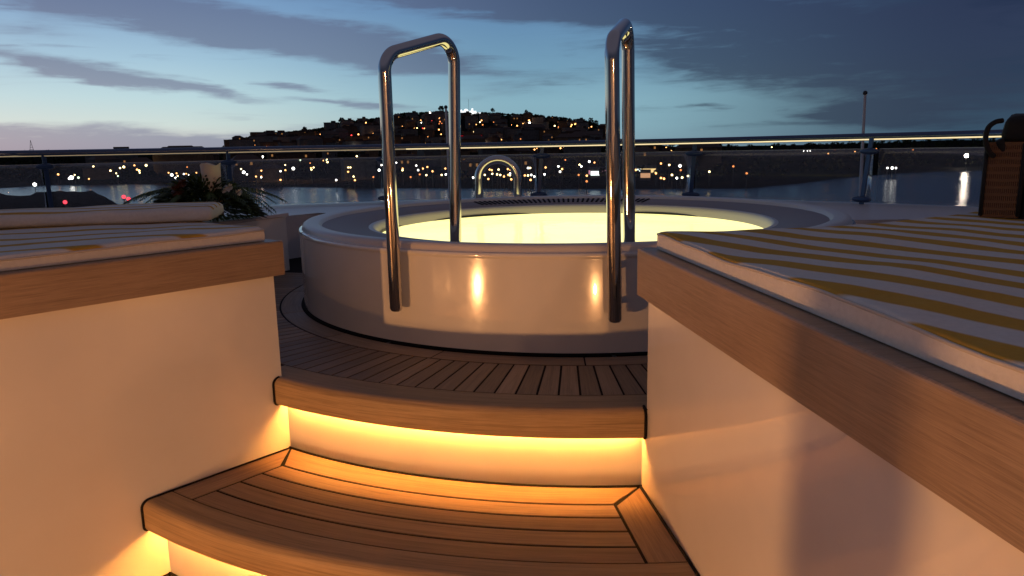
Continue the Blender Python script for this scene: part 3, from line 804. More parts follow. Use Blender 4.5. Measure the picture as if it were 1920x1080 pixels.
def emat(name, col, s):
    m = mat(name, (0, 0, 0), .5, spec=0, emit=col, es=s); m.cycles.emission_sampling = 'NONE'; return m
E_ = {'w': emat('lamp_white', (1, .93, .80), 9), 'y': emat('lamp_yellow', (1, .72, .30), 8), 'o': emat('lamp_orange', (1, .42, .12), 6), 'd': emat('lamp_dim_orange', (1, .30, .08), 2.2), 'r': emat('lamp_red', (1, .05, .05), 4), 'p': emat('lamp_pink', (1, .35, .45), 3), 'g': emat('lamp_green', (.80, 1, .62), 5), 'R': emat('beacon_red', (1, .05, .07), 3)}
LN = {'w': ('bright white', 'white'), 'y': ('yellow', 'yellow'), 'o': ('orange', 'orange'), 'd': ('dim orange', 'dim orange'), 'r': ('red', 'red'), 'p': ('pink', 'pink'), 'g': ('greenish white', 'greenish')}
protos = {}
M['lamp_pole'] = mat('lamp_pole', (.05, .05, .05), .6)
def make_lamp(kc, r, h, name, label, cat, group):
    key = (kc, round(r, 2), h, group)
    if key not in protos:
        root = thing(name, label, cat, (0, 0, 0), group)
        bm = bmesh.new(); tube(bm, [(0, 0, 0), (0, 0, h-r*.8)], .12, 6); obj('pole', bm, M['lamp_pole'], root)
        bm = bmesh.new(); bmesh.ops.create_icosphere(bm, subdivisions=2, radius=r, matrix=Matrix.Translation((0, 0, h))); obj('lamp_globe', bm, E_[kc], root, True)
        protos[key] = [root, False]
    pr = protos[key]
    if not pr[1]: pr[1] = True; return pr[0]
    return copy_tree(pr[0])
def lamp_at(px, py, kc, s=1.0, where=None):
    h = 6
    p = hit(px, py, h)
    if p is None: return
    D = math.hypot(p.x, p.y); hill = D > DH0+10
    where = 'hill' if hill else 'shore'
    r = s*(.00115 if hill else .00108)*D
    r = round(r*4)/4 if hill else round(r*6)/6
    nm, gname = LN[kc]
    lab = f'{nm} street lamp glowing among the dark hillside houses' if hill else f'{nm} street lamp glowing along the flat far shore'
    grp = f'{gname} street lamps on the hill' if hill else f'{gname} street lamps on the far shore'
    o = make_lamp(kc, max(r, .35), h, 'street_lamp', lab, 'street lamp', grp)
    o.location = (p.x, p.y, p.z-h)
lamps = '''457 323 w 1.6|550 316 w 1.9|490 320 o .8|526 321 w .9|535 319 o .7|521 314 o .6|452 317 y .8|463 327 w .9|480 331 o .8|490 331 o .7|583 315 o 1|584 318 y 1|588 314 y 1|649 311 y .9|653 314 y 1|657 314 y .9|663 331 y .8|711 319 w 1.3|755 316 o .8|784 319 w 1.1|793 316 o .8|787 327 d .8|828 328 y 1.2|836 327 w 1.3|835 316 o .9|887 333 w 1.2|909 328 y .7|918 318 o 1|922 319 o .9|923 326 y .6|932 327 y .7|938 328 y .7|945 331 o .6|952 317 o 1|957 318 o 1|953 328 o .9|965 333 o .7|990 315 w .8|994 315 y .8|984 329 o .6|990 329 y .7|996 328 w .8|1002 331 w 1.1|1021 327 w .8|1023 314 o .7|1047 312 w 1.3|1054 317 o .7|1090 312 w 1.1|1105 303 w 1.3|1085 328 d .6|1275 311 w 1.5|1260 328 y .9|1269 334 w .7|1279 333 y .6|1227 280 o .7|1249 277 o .8|1259 283 o .8|1300 275 o .6|1340 281 d .6|1447 276 y .6|1507 283 w .7|1514 283 w .7|1519 283 w .6|1553 288 o .7|1565 281 d .7|1603 284 o .6|1643 279 d .7|1664 315 w .9|1673 315 w 1.2|1680 315 w .8|1712 281 d .5|458 297 g .9|492 294 w 1.3|527 293 g .8|534 294 g .8|549 293 r 1|562 296 w .9|563 300 g .9|612 300 g .7|614 304 y 1.1|613 298 y 1|641 298 y 1.1|666 300 y 1.2|669 293 y 1|668 304 y 1.2|676 308 y .8|685 296 w 1|693 298 w 1|696 301 y .8|739 297 w 1.5|743 305 w .9|173 309 o .9|175 312 y .9|190 311 o .9|207 320 y 1.2|225 315 y .9|232 313 y 1.4|252 310 o .9|257 318 o .9|261 320 y 1|262 324 y .9|274 310 y 1.2|304 308 o .9|308 305 o .8|325 301 d .7|341 307 y 1.3|352 299 y .8|360 304 p .9|218 325 y .8|221 330 g .7|316 324 o .8|322 328 w 1.4|331 325 o .9|329 334 w 1.2|333 330 y .7|349 326 o .7|355 329 w 1.4|368 324 o .6|109 327 o .9|134 333 w 2.2|130 335 w 1.2|147 333 g 1.1|140 328 y .8|65 346 w 1.8|395 302 d .7|405 326 d .5|1180 300 w 1|1145 318 w 1|1100 340 d .4|1160 306 y .7|770 332 d .6|700 332 d .4|870 300 d .6|1060 300 d .5|1180 316 o .8|1230 325 o .7|1330 322 y .5|1245 335 o .6|1290 330 y .5|1375 312 d .4|1400 325 d .4|855 322 o .6'''
hl = '''522 252 w 1.3|582 250 y .9|592 258 o .8|601 252 o .8|587 259 o .8|530 272 o .8|563 273 o .8|643 232 o 1|658 231 o .9|672 231 o .8|686 230 o .8|659 254 r .9|657 260 o .9|672 252 o .9|663 274 w .9|658 267 y .7|609 274 d .6|500 275 d .6|745 243 o .7|761 265 y .9|748 268 w .7|763 248 w .7|764 256 g .6|789 226 o .7|790 230 w .6|796 241 o .8|810 227 r .7|782 240 y .6|824 222 o .7|825 228 d .7|823 243 o .8|823 264 y .8|832 270 o .7|887 247 y .7|907 250 y 1.1|910 251 w .9|909 267 w .8|900 229 y .7|905 234 d .7|950 242 y .9|956 242 d .7|965 269 o 1|992 226 o .9|993 230 w .9|1006 268 w .6|1040 236 y .9|1072 234 o .9|1080 232 o .8|1047 238 d .6|1036 221 d .5|978 248 d .5|940 200 d .1|440 272 d .5|470 272 d .5|478 272 d .4|545 258 d .4|620 262 d .4|700 250 o .5|715 268 d .5|1126 265 w .5|1018 268 d .5|930 268 d .5'''
for s_ in (lamps+'|'+hl).split('|'):
    a_, b_, k_, z_ = s_.split()
    if float(z_) < .2: continue
    lamp_at(float(a_), float(b_), k_, float(z_))
rl_ = random.Random(21)
for i in range(40):
    lamp_at(rl_.uniform(150, 1330), rl_.uniform(300, 338), rl_.choice('oydoyw'), rl_.uniform(.35, .6))
for i in range(45):
    px_ = rl_.uniform(450, 1125); lamp_at(px_, rl_.uniform(258 if px_ < 620 else 228, 280), rl_.choice('oydodr'), rl_.uniform(.35, .6))
bm = bmesh.new()      # the many faint lights that nobody could count, as one object
for i in range(150):
    px_ = rl_.uniform(440, 1128); p = hit(px_, rl_.uniform(262 if px_ < 620 else 224, 286), 5)
    if p is not None: bmesh.ops.create_icosphere(bm, subdivisions=1, radius=rl_.uniform(.35, .8), matrix=Matrix.Translation(p))
finish(obj('distant_town_lights', bm, E_['o']), 'countless faint orange lights scattered over the dark hillside town', 'town lights', kind='stuff')
# red beacons on the breakwater
for px, py, lb in ((122, 379, 'red beacon light alone on the dark headland, nearest the left edge'), (232, 369, 'red beacon light on the dark headland, left one of the close pair'), (241, 373, 'red beacon light on the dark headland, right one of the close pair')):
    d = ray(px, py); D = 139; h = math.hypot(d.x, d.y); p = Vector((d.x/h*D, d.y/h*D, S+d.z/h*D))
    root = thing('beacon', lb, 'beacon', (p.x, p.y, p.z-2))
    bm = bmesh.new(); tube(bm, [(p.x, p.y, p.z-6), (p.x, p.y, p.z-.3)], .09, 8); obj('post', bm, M['lamp_pole'], root)
    bm = bmesh.new(); bmesh.ops.create_icosphere(bm, subdivisions=2, radius=.32, matrix=Matrix.Translation(p)); obj('lamp_globe', bm, E_['R'], root, True)
# the very bright quay lamp far right
d = ray(1812, 292); h = math.hypot(d.x, d.y); D = interp(SH, math.degrees(math.atan2(d.x, d.y)))-5; p = Vector((d.x/h*D, d.y/h*D, S+d.z/h*D))
root = thing('quay_lamp', 'very bright white floodlight over the water at the far right', 'floodlight', (p.x, p.y, ZS))
bm = bmesh.new(); tube(bm, [(p.x, p.y, ZS-1), (p.x, p.y, p.z)], .12, 8); obj('mast', bm, M['lamp_pole'], root)
bm = bmesh.new(); bmesh.ops.create_icosphere(bm, subdivisions=2, radius=.85, matrix=Matrix.Translation(p)); ef = emat('flood', (1, .80, .6), 130); obj('lamp_globe', bm, ef, root, True)

# buildings
def bmat(n_, c_):
    m = mat(n_, c_, .8, spec=0); t = NT(m)
    t.link(t.mix(1, t.ramp(t.noise(t.coord(), .6, 4), [(.3, (.7, .7, .7)), (.7, (1.1, 1.1, 1.1))]), c_, 'MULTIPLY'), t.b.inputs['Base Color']); return m
BM = [bmat('plaster_grey', (.15, .145, .14)), bmat('plaster_ochre', (.19, .125, .08)), bmat('plaster_brown', (.13, .09, .065)), bmat('plaster_pale', (.22, .20, .18))]
M['roof'] = mat('roof_tile', (.06, .035, .028), .85); M['win'] = emat('lit_window', (1, .45, .15), .3); M['windark'] = mat('dark_window', (.02, .025, .03), .25)
BN = ['grey', 'ochre', 'brown', 'pale']
def make_house(k, w_, d_, h_, flat, lit, label, group):
    root = thing('town_house', label, 'house', (0, 0, 0), group)
    bm = bmesh.new(); box(bm, (0, 0, h_/2-2), (w_, d_, h_+4)); obj('wall', bm, BM[k], root)
    bm = bmesh.new()
    if flat: box(bm, (0, 0, h_+.25), (w_+.5, d_+.5, .5)); box(bm, (w_*.2, 0, h_+1.3), (w_*.3, d_*.4, 2))
    else:
        o = .4; q = [bm.verts.new(v) for v in ((-w_/2-o, -d_/2-o, h_), (w_/2+o, -d_/2-o, h_), (w_/2+o, d_/2+o, h_), (-w_/2-o, d_/2+o, h_), (-w_/2+d_/3, 0, h_+d_*.3), (w_/2-d_/3, 0, h_+d_*.3))]
        for f in ((0, 1, 5, 4), (1, 2, 5), (2, 3, 4, 5), (3, 0, 4), (3, 2, 1, 0)): bm.faces.new([q[i] for i in f])
    obj('roof', bm, M['roof'], root)
    nf = max(1, int(h_/3)); nw = max(2, int(w_/3)); rr_ = random.Random(k*7+int(w_)+int(h_)*3+(50 if flat else 0))
    cells = [(f, i) for f in range(nf) for i in range(nw)]; rr_.shuffle(cells)
    for f, i in cells[:rr_.choice([0, 0, 0, 1, 2])]:
        bm = bmesh.new(); box(bm, (-w_/2+w_*(i+.5)/nw, -d_/2-.06, 1.6+f*3), (1.1, .12, 1.4)); obj('window', bm, M['win'], root)
    return root
hp = {}
rh = random.Random(11); count = 0; placed = []
def put_house(p, k, big, where):
    flat = rh.random() < .6; w_ = rh.choice([10, 14]) if not big else rh.choice([22, 30]); h_ = rh.choice([6, 9]) if not big else rh.choice([9, 12])
    key = (k, w_, h_, flat, where)
    if key not in hp:
        sz = {10: 'small', 14: 'mid-sized', 22: 'wide', 30: 'long'}[w_]; hh = {6: 'low', 9: 'three-storey', 12: 'four-storey'}[h_]
        lab = f'{sz} {hh} {BN[k]} house with a {"flat" if flat else "hipped"} roof ' + ('on the dark hillside' if where == 'hill' else 'on the flat far shore')
        hp[key] = [make_house(k, w_, w_*.7 if w_ < 20 else 12, h_, flat, .12, lab, f'{sz} {hh} {BN[k]} {"flat" if flat else "hip"}-roofed houses on the {where}'), False]
    o = hp[key][0] if not hp[key][1] else copy_tree(hp[key][0])
    hp[key][1] = True
    o.location = (p.x, p.y, H(p.x, p.y)); o.rotation_euler.z = -math.atan2(p.x, p.y)+rh.uniform(-.5, .5)
for i in range(900):
    if count > 150: break
    px = rh.uniform(430, 1130); py = rh.uniform(216, 286); p = hit(px, py)
    if p is None or math.hypot(p.x, p.y) < DH0 or math.hypot(p.x, p.y) > DH1-55: continue
    if any((p-q).length < 17 for q in placed): continue
    placed.append(p); put_house(p, rh.choice([0, 0, 1, 2, 3]), py > 256 and rh.random() < .5, 'hill'); count += 1
placed = []; c2 = 0
for i in range(900):
    if c2 > 42: break
    px = rh.choice([rh.uniform(160, 1200), rh.uniform(430, 1200), rh.uniform(1200, 1330)]); py = rh.uniform(298, 342); p = hit(px, py)
    if p is None or not 330 < math.hypot(p.x, p.y) < 650: continue
    if any((p-q).length < 24 for q in placed): continue
    placed.append(p); put_house(p, rh.choice([0, 1, 2, 2]), rh.random() < .25, 'shore'); c2 += 1
for kx, (rt, used) in list(hp.items()):
    if not used: bpy.data.objects.remove(rt)
# red-lit building low on the hill
p = hit(884, 274); hR = H(p.x, p.y)
root = thing('red_lit_building', 'wide building low on the hill with rows of windows lit deep red', 'building', (p.x, p.y, hR)); az_ = -math.atan2(p.x, p.y)
mm = Matrix.Translation((p.x, p.y, hR)) @ Matrix.Rotation(az_, 4, 'Z')
bm = bmesh.new(); box(bm, (0, 0, 5), (24, 12, 14)); bm.transform(mm); obj('wall', bm, BM[2], root)
for i in range(5):
    for j in range(3):
        bm = bmesh.new(); box(bm, (-9.2+i*4.6, -6.1, 1.6+j*3.7), (2.6, .2, 2.4)); bm.transform(mm); obj('window', bm, emat('red_window', (1, .01, .03), .75) if i+j == 0 else bpy.data.materials['red_window'], root)
# floodlit white church on the crest
p = hit(877, 222) or hit(877, 226); D = DH1-8; d = ray(877, 216); h = math.hypot(d.x, d.y); p = Vector((d.x/h*D, d.y/h*D, 0)); hz = H(p.x, p.y)-1
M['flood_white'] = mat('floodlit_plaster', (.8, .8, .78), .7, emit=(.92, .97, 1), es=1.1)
root = thing('hilltop_church', 'small floodlit white church with a dome and masts on top of the hill', 'church', (p.x, p.y, hz)); az_ = -math.atan2(p.x, p.y)
mm = Matrix.Translation((p.x, p.y, hz)) @ Matrix.Rotation(az_, 4, 'Z')
bm = bmesh.new(); box(bm, (0, 0, 2.6), (22, 10, 5.2)); box(bm, (12, 0, 1.6), (9, 8, 3.2)); bm.transform(mm); obj('nave', bm, M['flood_white'], root)
bm = bmesh.new(); bmesh.ops.create_uvsphere(bm, u_segments=16, v_segments=8, radius=3, matrix=Matrix.Translation((-2, 0, 5.2))); bm.transform(mm); obj('dome', bm, M['flood_white'], root, True)
bm = bmesh.new(); box(bm, (6, 0, 5), (2.2, 2.2, 7)); box(bm, (-8, 0, 5), (2, 2, 4)); bm.transform(mm); obj('bell_tower', bm, M['flood_white'], root)
bm = bmesh.new(); tube(bm, [(1.5, 0, 5), (1.5, 0, 20)], .16, 5); bm.transform(mm); obj('mast', bm, M['lamp_pole'], root)
for px, py, r_, nm in ((805, 213, 2.2, 'pair of'), (798, 215, 1.6, ''), (743, 219, 2.0, ''), (868, 216, 1.5, ''), (888, 216, 1.4, '')):
    d = ray(px, py); h = math.hypot(d.x, d.y); D = DH1-20; p = Vector((d.x/h*D, d.y/h*D, S+d.z/h*D)); g_ = H(p.x, p.y)
    lab = {805: 'large white floodlight on the hill crest, right one of the pair between the handrail legs', 798: 'smaller white floodlight on the hill crest, left one of the pair between the handrail legs', 743: 'white floodlight on the hill crest just right of the left handrail leg', 868: 'white floodlight left of the floodlit church', 888: 'white floodlight right of the floodlit church'}[px]
    root = thing('floodlight', lab, 'floodlight', (p.x, p.y, g_))
    bm = bmesh.new(); tube(bm, [(p.x, p.y, g_-1), (p.x, p.y, p.z)], .15, 6); obj('pole', bm, M['lamp_pole'], root)
    bm = bmesh.new(); bmesh.ops.create_icosphere(bm, subdivisions=2, radius=r_, matrix=Matrix.Translation(p)); obj('lamp_globe', bm, E_['w'], root, True)
# lit kiosks and shop fronts on the quay
for px, py, w_, kc, lb in ((1121, 331, 9, 'p', 'long low quay building with a pink lit front'), (1116, 334, 4, 'w', 'small quay kiosk with a bright white lit front'), (1201, 328, 5, 'w', 'white lit kiosk on the quay just right of the right handrail'), (1216, 328, 7, 'y', 'yellow lit shop front beside the white kiosk on the quay'), (1210, 339, 4, 'o', 'low orange lit stall below the yellow shop front'), (700, 290, 10, 'g', 'pale lit apartment front just under the rail left of the left handrail')):
    p = hit(px, py); g_ = H(p.x, p.y)
    root = thing('quay_building', lb, 'building', (p.x, p.y, g_)); mm = Matrix.Translation((p.x, p.y, g_)) @ Matrix.Rotation(-math.atan2(p.x, p.y), 4, 'Z')
    bm = bmesh.new(); box(bm, (0, 4.2, 1.6), (w_, 8, 4.4)); bm.transform(mm); obj('wall', bm, BM[0], root)
    bm = bmesh.new(); box(bm, (0, 0, 1.8), (w_*.9, .2, 1.7)); bm.transform(mm)
    o = obj('lit_front', bm, emat('front_'+lb[:6], {'p': (1, .4, .5), 'w': (.9, 1, .9), 'y': (1, .65, .25), 'o': (1, .5, .25), 'g': (.8, .85, .75)}[kc], {'p': .8, 'w': 2.5, 'y': 1.6, 'o': .8, 'g': .5}[kc]), root)
# lattice mast at the far left
d = ray(57, 263); h = math.hypot(d.x, d.y); D = 1000; p = Vector((d.x/h*D, d.y/h*D, S+d.z/h*D)); g_ = H(p.x, p.y)
root = thing('radio_mast', 'faint lattice radio mast on the horizon at the far left', 'mast', (p.x, p.y, g_-3))
bm = bmesh.new()
for sx in (-1, 1): tube(bm, [(p.x+sx*3.5, p.y, g_-4), (p.x, p.y, p.z)], .22, 5)
for k in range(5):
    z_ = g_+(p.z-g_)*k/6; w_ = 3.5*(1-k/6); tube(bm, [(p.x-w_, p.y, z_), (p.x+w_, p.y, z_)], .2, 4)
obj('lattice', bm, M['lamp_pole'], root)

# trees: the wooded hill reads as one mass; a few stand clear of the skyline
M['hill_leaf'] = mat('night_foliage', (.03, .04, .02), .8, spec=0); t = NT(M['hill_leaf'])
t.link(t.ramp(t.noise(t.coord(), .15, 3), [(.35, (.012, .018, .010)), (.7, (.05, .06, .03))]), t.b.inputs['Base Color'])
def crown(bm, c, r, n_, rnd, flat=.8):
    for _ in range(n_):
        a_ = rnd.uniform(0, 6.283); e_ = rnd.uniform(-.5, 1.4); q = r*rnd.random()**.4
        p_ = c+Vector((q*math.cos(a_)*math.cos(e_), q*math.sin(a_)*math.cos(e_), q*math.sin(e_)*flat)); s = r*rnd.uniform(.18, .38)
        ax = Vector((rnd.uniform(-1, 1), rnd.uniform(-1, 1), rnd.uniform(-1, 1))).normalized(); b_ = ax.orthogonal().normalized(); c_ = ax.cross(b_)
        vs = [bm.verts.new(p_+b_*s*math.cos(k*1.2566+rnd.uniform(-.3, .3))+c_*s*math.sin(k*1.2566)*rnd.uniform(.6, 1)) for k in range(5)]
        bm.faces.new(vs)
bm = bmesh.new(); rt = random.Random(3)
for i in range(1700):
    px = rt.uniform(425, 1135); D = rt.choice([rt.uniform(DH0-10, DH1), rt.uniform(DH1-90, DH1+6), DH1-3])
    d = ray(px, 250); h = math.hypot(d.x, d.y); x, y = d.x/h*D, d.y/h*D
    crown(bm, Vector((x, y, H(x, y)+1.0)), rt.uniform(1.5, 3.2), 26, rt)
for i in range(900):
    px = rt.choice([rt.uniform(-200, 425), rt.uniform(1135, 2100), rt.uniform(-200, 2100)]); d = ray(px, 300); h = math.hypot(d.x, d.y); a_ = math.degrees(math.atan2(d.x, d.y))
    D = rt.uniform(interp(SH, a_)+14, 680) if rt.random() < .6 else rt.uniform(680, 960); x, y = d.x/h*D, d.y/h*D
    crown(bm, Vector((x, y, H(x, y)+1.5)), rt.uniform(2, 4.), 16, rt)
finish(obj('woodland', bm, M['hill_leaf']), 'dark woodland covering the hill and far shore', 'woodland', kind='stuff')
for px, up, r_, lb in ((924, 5, 3.0, 'lone dark tree standing up from the hill crest left of the round-topped grab hoop top'), (987, 5, 2.6, 'lone dark tree standing up from the hill crest between the handrails'), (828, 5, 4, 'pale lit bushy tree on the hill crest beside the flagpole tip'), (640, 3, 4, 'broad dark tree at the first step of the hill skyline'), (1108, 4, 3.4, 'square-topped dark tree at the right end of the hill crest'), (1118, 3, 3, 'dark tree lowest at the right end of the hill crest'), (570, 3, 3.4, 'rounded dark tree on the low left part of the hill skyline')):
    d = ray(px, 220); h = math.hypot(d.x, d.y); D = DH1-4; x, y = d.x/h*D, d.y/h*D; z_ = H(x, y)
    root = thing('tree', lb, 'tree', (x, y, z_)); bm = bmesh.new(); tube(bm, [(x, y, z_-1), (x+.3, y, z_+up)], .4, 6, radii=[.5, .25]); obj('trunk', bm, M['lamp_pole'], root)
    bm = bmesh.new(); crown(bm, Vector((x, y, z_+up+.6)), r_, 70, rt, 1.1); obj('crown', bm, M['hill_leaf'], root)

# ------------------------------------------------------------------ dusk sky
w = bpy.data.worlds.new('World'); sc.world = w; w.use_nodes = True; nt = w.node_tree
t = NT(w); bg = nt.nodes['Background']
tc = t.new('ShaderNodeTexCoord'); sp = t.new('ShaderNodeSeparateXYZ'); t.link(tc.outputs['Generated'], sp.inputs[0])
X, Y, Z = sp.outputs
azn = t.math('MULTIPLY', t.math('ARCTAN2', X, Y), 57.2958); eln = t.math('MULTIPLY', t.math('ARCSINE', Z), 57.2958)
def lin(c): return tuple(((v/255+.055)/1.055)**2.4 if v > 10 else v/255/12.92 for v in c)
e01 = t.math('DIVIDE', eln, 40, clamp=True)
def vr(stops): return t.ramp(e01, [(p/40, lin(c)) for p, c in stops])
left = vr([(0, (196, 190, 186)), (.8, (205, 208, 203)), (2.2, (198, 218, 216)), (4, (182, 214, 222)), (6.5, (158, 195, 217)), (10, (124, 162, 200)), (14, (96, 136, 184)), (40, (52, 80, 124))])
midc = vr([(0, (128, 158, 172)), (1.5, (132, 172, 186)), (3.5, (132, 175, 192)), (6, (112, 155, 182)), (10, (94, 134, 174)), (14, (74, 110, 156)), (40, (44, 70, 112))])
right = vr([(0, (54, 80, 100)), (1.5, (50, 76, 98)), (4, (36, 58, 84)), (8, (28, 44, 74)), (14, (28, 42, 72)), (40, (26, 38, 68))])
fm_ = t.new('ShaderNodeMapRange', interpolation_type='SMOOTHSTEP'); t.link(azn, fm_.inputs[0]); fm_.inputs[1].default_value = -26; fm_.inputs[2].default_value = 2
fr_ = t.new('ShaderNodeMapRange', interpolation_type='SMOOTHSTEP'); t.link(azn, fr_.inputs[0]); fr_.inputs[1].default_value = 6; fr_.inputs[2].default_value = 33
base = t.mix(fm_.outputs[0], left, midc); base = t.mix(fr_.outputs[0], base, right)
# away from the afterglow the dome is plain blue dusk
ab = t.math('ABSOLUTE', azn); fb = t.new('ShaderNodeMapRange', interpolation_type='SMOOTHSTEP'); t.link(ab, fb.inputs[0]); fb.inputs[1].default_value = 60; fb.inputs[2].default_value = 130
# clouds
mp = t.new('ShaderNodeMapping'); cmb = t.new('ShaderNodeCombineXYZ'); t.link(azn, cmb.inputs[0]); t.link(eln, cmb.inputs[1])
t.link(cmb.outputs[0], mp.inputs[0]); mp.inputs['Scale'].default_value = (.055, .30, 1); mp.inputs['Rotation'].default_value = (0, 0, R(-2))
nzv = t.new('ShaderNodeTexNoise'); t.link(mp.outputs[0], nzv.inputs['Vector']); nzv.inputs['Scale'].default_value = 1.6; nzv.inputs['Detail'].default_value = 5; nzv.inputs['Roughness'].default_value = .55
sv = t.new('ShaderNodeSeparateXYZ'); t.link(nzv.outputs['Color'], sv.inputs[0])
azd = t.math('ADD', azn, t.math('MULTIPLY_ADD', sv.outputs[0], 9, -4.5)); eld = t.math('ADD', eln, t.math('MULTIPLY_ADD', sv.outputs[1], 2.6, -1.3))
fine = t.noise(mp.outputs[0], 5.5, 6, .62, .4)
streak = t.new('ShaderNodeMapping'); t.link(cmb.outputs[0], streak.inputs[0]); streak.inputs['Scale'].default_value = (.045, .55, 1); streak.inputs['Rotation'].default_value = (0, 0, R(-5))
wisps = t.noise(streak.outputs[0], 2.2, 6, .6, .6)
cd_ = t.new('ShaderNodeCombineXYZ'); t.link(azd, cd_.inputs[0]); t.link(eld, cd_.inputs[1])
def blob(cx, cy, hl_, ht, ang, st):
    a0_, e0_ = azel(cx, cy); e0_ = math.degrees(math.atan(e0_)); k = 1/23.8*1.9
    mp_ = t.new('ShaderNodeMapping', vector_type='TEXTURE'); t.link(cd_.outputs[0], mp_.inputs[0])
    mp_.inputs['Location'].default_value = (a0_, e0_, 0); mp_.inputs['Rotation'].default_value = (0, 0, R(-ang)); mp_.inputs['Scale'].default_value = (hl_*k, ht*k, 1)
    g_ = t.new('ShaderNodeTexGradient', gradient_type='SPHERICAL'); t.link(mp_.outputs[0], g_.inputs[0])
    return t.math('MULTIPLY', g_.outputs['Fac'], st*1.15)
tot = None
for b_ in ((380, 38, 300, 26, 8, 1.1), (660, 82, 140, 24, 8, 1.0), (240, 8, 200, 22, 6, .7), (115, 120, 120, 11, 5, 1.0), (330, 163, 120, 8, 9, .95), (50, 55, 70, 18, 2, .5),
           (95, 263, 230, 17, 2, 1.45), (330, 275, 150, 9, 3, .7), (555, 158, 55, 4, 2, .8), (650, 193, 85, 7, 6, .9), (860, -6, 130, 16, 3, .9), (1070, 2, 190, 26, 0, 1.0),
           (1420, 35, 260, 45, 8, .85), (1330, 118, 200, 26, 9, .6), (1620, 110, 230, 50, 8, .6), (1740, 190, 150, 22, 2, .5), (1850, 60, 130, 50, 0, .5), (1000, 140, 170, 14, 2, .40), (930, 172, 110, 8, 2, .35), (1585, 205, 75, 8, -2, .9), (1625, 223, 95, 10, 0, .9), (1305, 203, 38, 4, 0, .9), (520, 248, 90, 7, -4, .5), (1380, 240, 80, 6, 0, .35), (720, -20, 900, 25, 4, .5)):
    q = blob(*b_); tot = q if tot is None else t.math('ADD', tot, q)
wv = t.new('ShaderNodeMapRange', interpolation_type='SMOOTHSTEP'); t.link(wisps, wv.inputs[0]); wv.inputs[1].default_value = .45; wv.inputs[2].default_value = .78
modu = t.math('MULTIPLY', tot, t.math('MULTIPLY_ADD', fine, 1.7, .15))
tot2 = t.math('ADD', modu, t.math('MULTIPLY', wv.outputs[0], .5))
cv = t.new('ShaderNodeMapRange', interpolation_type='SMOOTHSTEP'); t.link(tot2, cv.inputs[0]); cv.inputs[1].default_value = .12; cv.inputs[2].default_value = 1.05; cv.inputs[4].default_value = .80
elc = t.math('DIVIDE', eln, 12, clamp=True)
cl_l = t.ramp(elc, [(0, lin((118, 132, 158))), (.18, lin((126, 140, 166))), (.55, lin((102, 118, 148))), (1, lin((88, 102, 138)))])
cl_r = t.ramp(elc, [(0, lin((44, 60, 80))), (.5, lin((44, 58, 86))), (1, lin((42, 52, 84)))])
cm = t.new('ShaderNodeMapRange', interpolation_type='SMOOTHSTEP'); t.link(azn, cm.inputs[0]); cm.inputs[1].default_value = -18; cm.inputs[2].default_value = 14
ccol = t.mix(cm.outputs[0], cl_l, cl_r)
# rosy edge low on the left
sky = t.mix(cv.outputs[0], base, ccol)
sky = t.mix(fb.outputs[0], sky, lin((46, 50, 68)))
fz = t.new('ShaderNodeMapRange', interpolation_type='SMOOTHSTEP'); t.link(eln, fz.inputs[0]); fz.inputs[1].default_value = 13; fz.inputs[2].default_value = 38
sky = t.mix(fz.outputs[0], sky, lin((84, 82, 98)))
ns = t.new('ShaderNodeTexSky', sky_type='NISHITA'); ns.sun_disc = False; ns.sun_elevation = R(1); ns.sun_rotation = R(-40)
skyn = t.mix(1.0, ns.outputs[0], (.006, .006, .006), 'MULTIPLY')
fin = t.mix(1.0, sky, skyn, 'ADD')
t.link(fin, bg.inputs[0]); bg.inputs[1].default_value = 1.0

w.cycles.sampling_method = 'MANUAL'; w.cycles.sample_map_resolution = 512
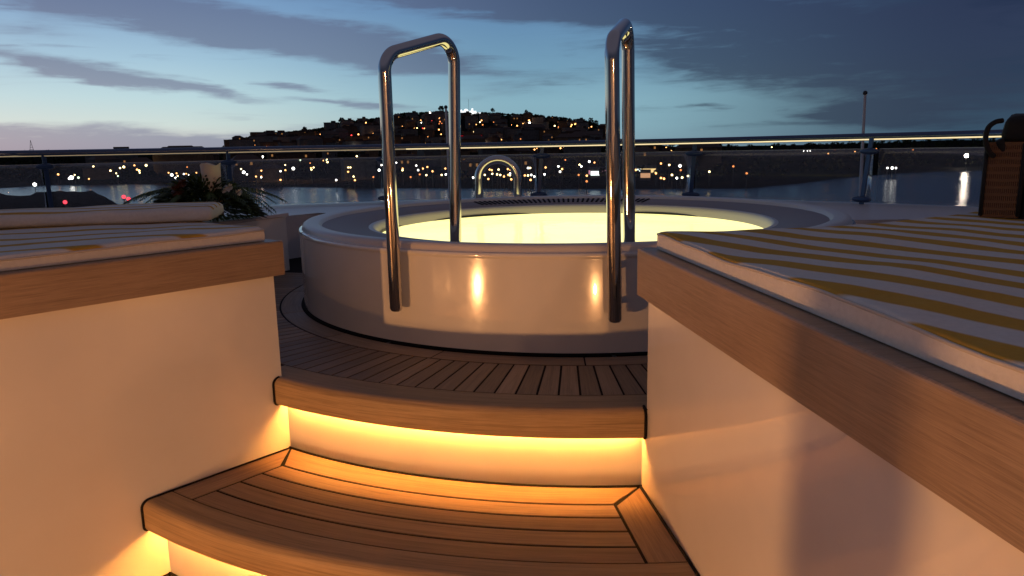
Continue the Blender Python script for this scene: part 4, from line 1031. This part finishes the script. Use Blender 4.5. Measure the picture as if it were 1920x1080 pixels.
# ------------------------------------------------------------------ warm lamps of the lower deck, behind the camera
def point(loc, e, col, r, name):
    l = bpy.data.lights.new(name, 'POINT'); l.energy = e; l.color = col; l.shadow_soft_size = r; o = bpy.data.objects.new(name, l); C.objects.link(o); o.location = loc
WARM = (1, .44, .15)
for loc, es_, lab in (((-2.54, -.3, -.447), 205, 'small round deck lamp low on the left beside the lower stair'), ((.66, -1.6, -.56), 85, 'small round deck lamp low on the right beside the lower stair')):
    root = thing('deck_lamp', lab, 'lamp', (loc[0], loc[1], -.8))
    bm = bmesh.new(); lathe(bm, [(0, -.8), (.06, -.8), (.06, -.78), (.02, -.76), (.02, loc[2]-.045)], loc[0], loc[1], n=24); obj('stand', bm, M['dark'], root, True, auto=40)
    bm = bmesh.new(); lathe(bm, [(0, loc[2]+.075), (.05, loc[2]+.075), (.055, loc[2]+.065), (0, loc[2]+.065)], loc[0], loc[1], n=24); obj('cap', bm, M['dark'], root, True, auto=40)
    point(loc, es_, WARM, .045, 'lamp_light')
point((2.2, -5.0, 2.1), 110, (1, .50, .24), .12, 'hardtop_lamp')
dh = thing('deckhouse', 'cream deckhouse wall and hardtop behind the photographer', 'deckhouse', (0, -7, -.8))
bm = bmesh.new(); slab(bm, [(-5, -8), (5, -8), (5, -6.6), (-5, -6.6)], -.8, 2.3); obj('wall', bm, M['gel'], dh)
bm = bmesh.new(); slab(bm, [(-5, -8), (5, -8), (5, -4.2), (-5, -4.2)], 2.3, 2.5); obj('hardtop', bm, M['gel'], dh)
# unseen post, added to throw the upright shadow on the right-hand panel
bm = bmesh.new(); box(bm, (-1.02, .365, .1), (.13, .15, 1.9), .41, .01)
finish(obj('shadow_post', bm, M['gel'], None, loc=(-1.02, .365, -.8)), 'square white post added out of view to cast the upright shadow', 'shadow post')

# ------------------------------------------------------------------ render
sc.view_settings.view_transform = 'Standard'; sc.view_settings.look = 'None'; sc.view_settings.exposure = 0; sc.view_settings.gamma = 1
sc.render.engine = 'CYCLES'
cy = sc.cycles; cy.use_denoising = True; cy.sample_clamp_indirect = 4; cy.max_bounces = 8; cy.glossy_bounces = 4; cy.transparent_max_bounces = 12; cy.caustics_reflective = False; cy.caustics_refractive = False
cy.use_light_tree = False
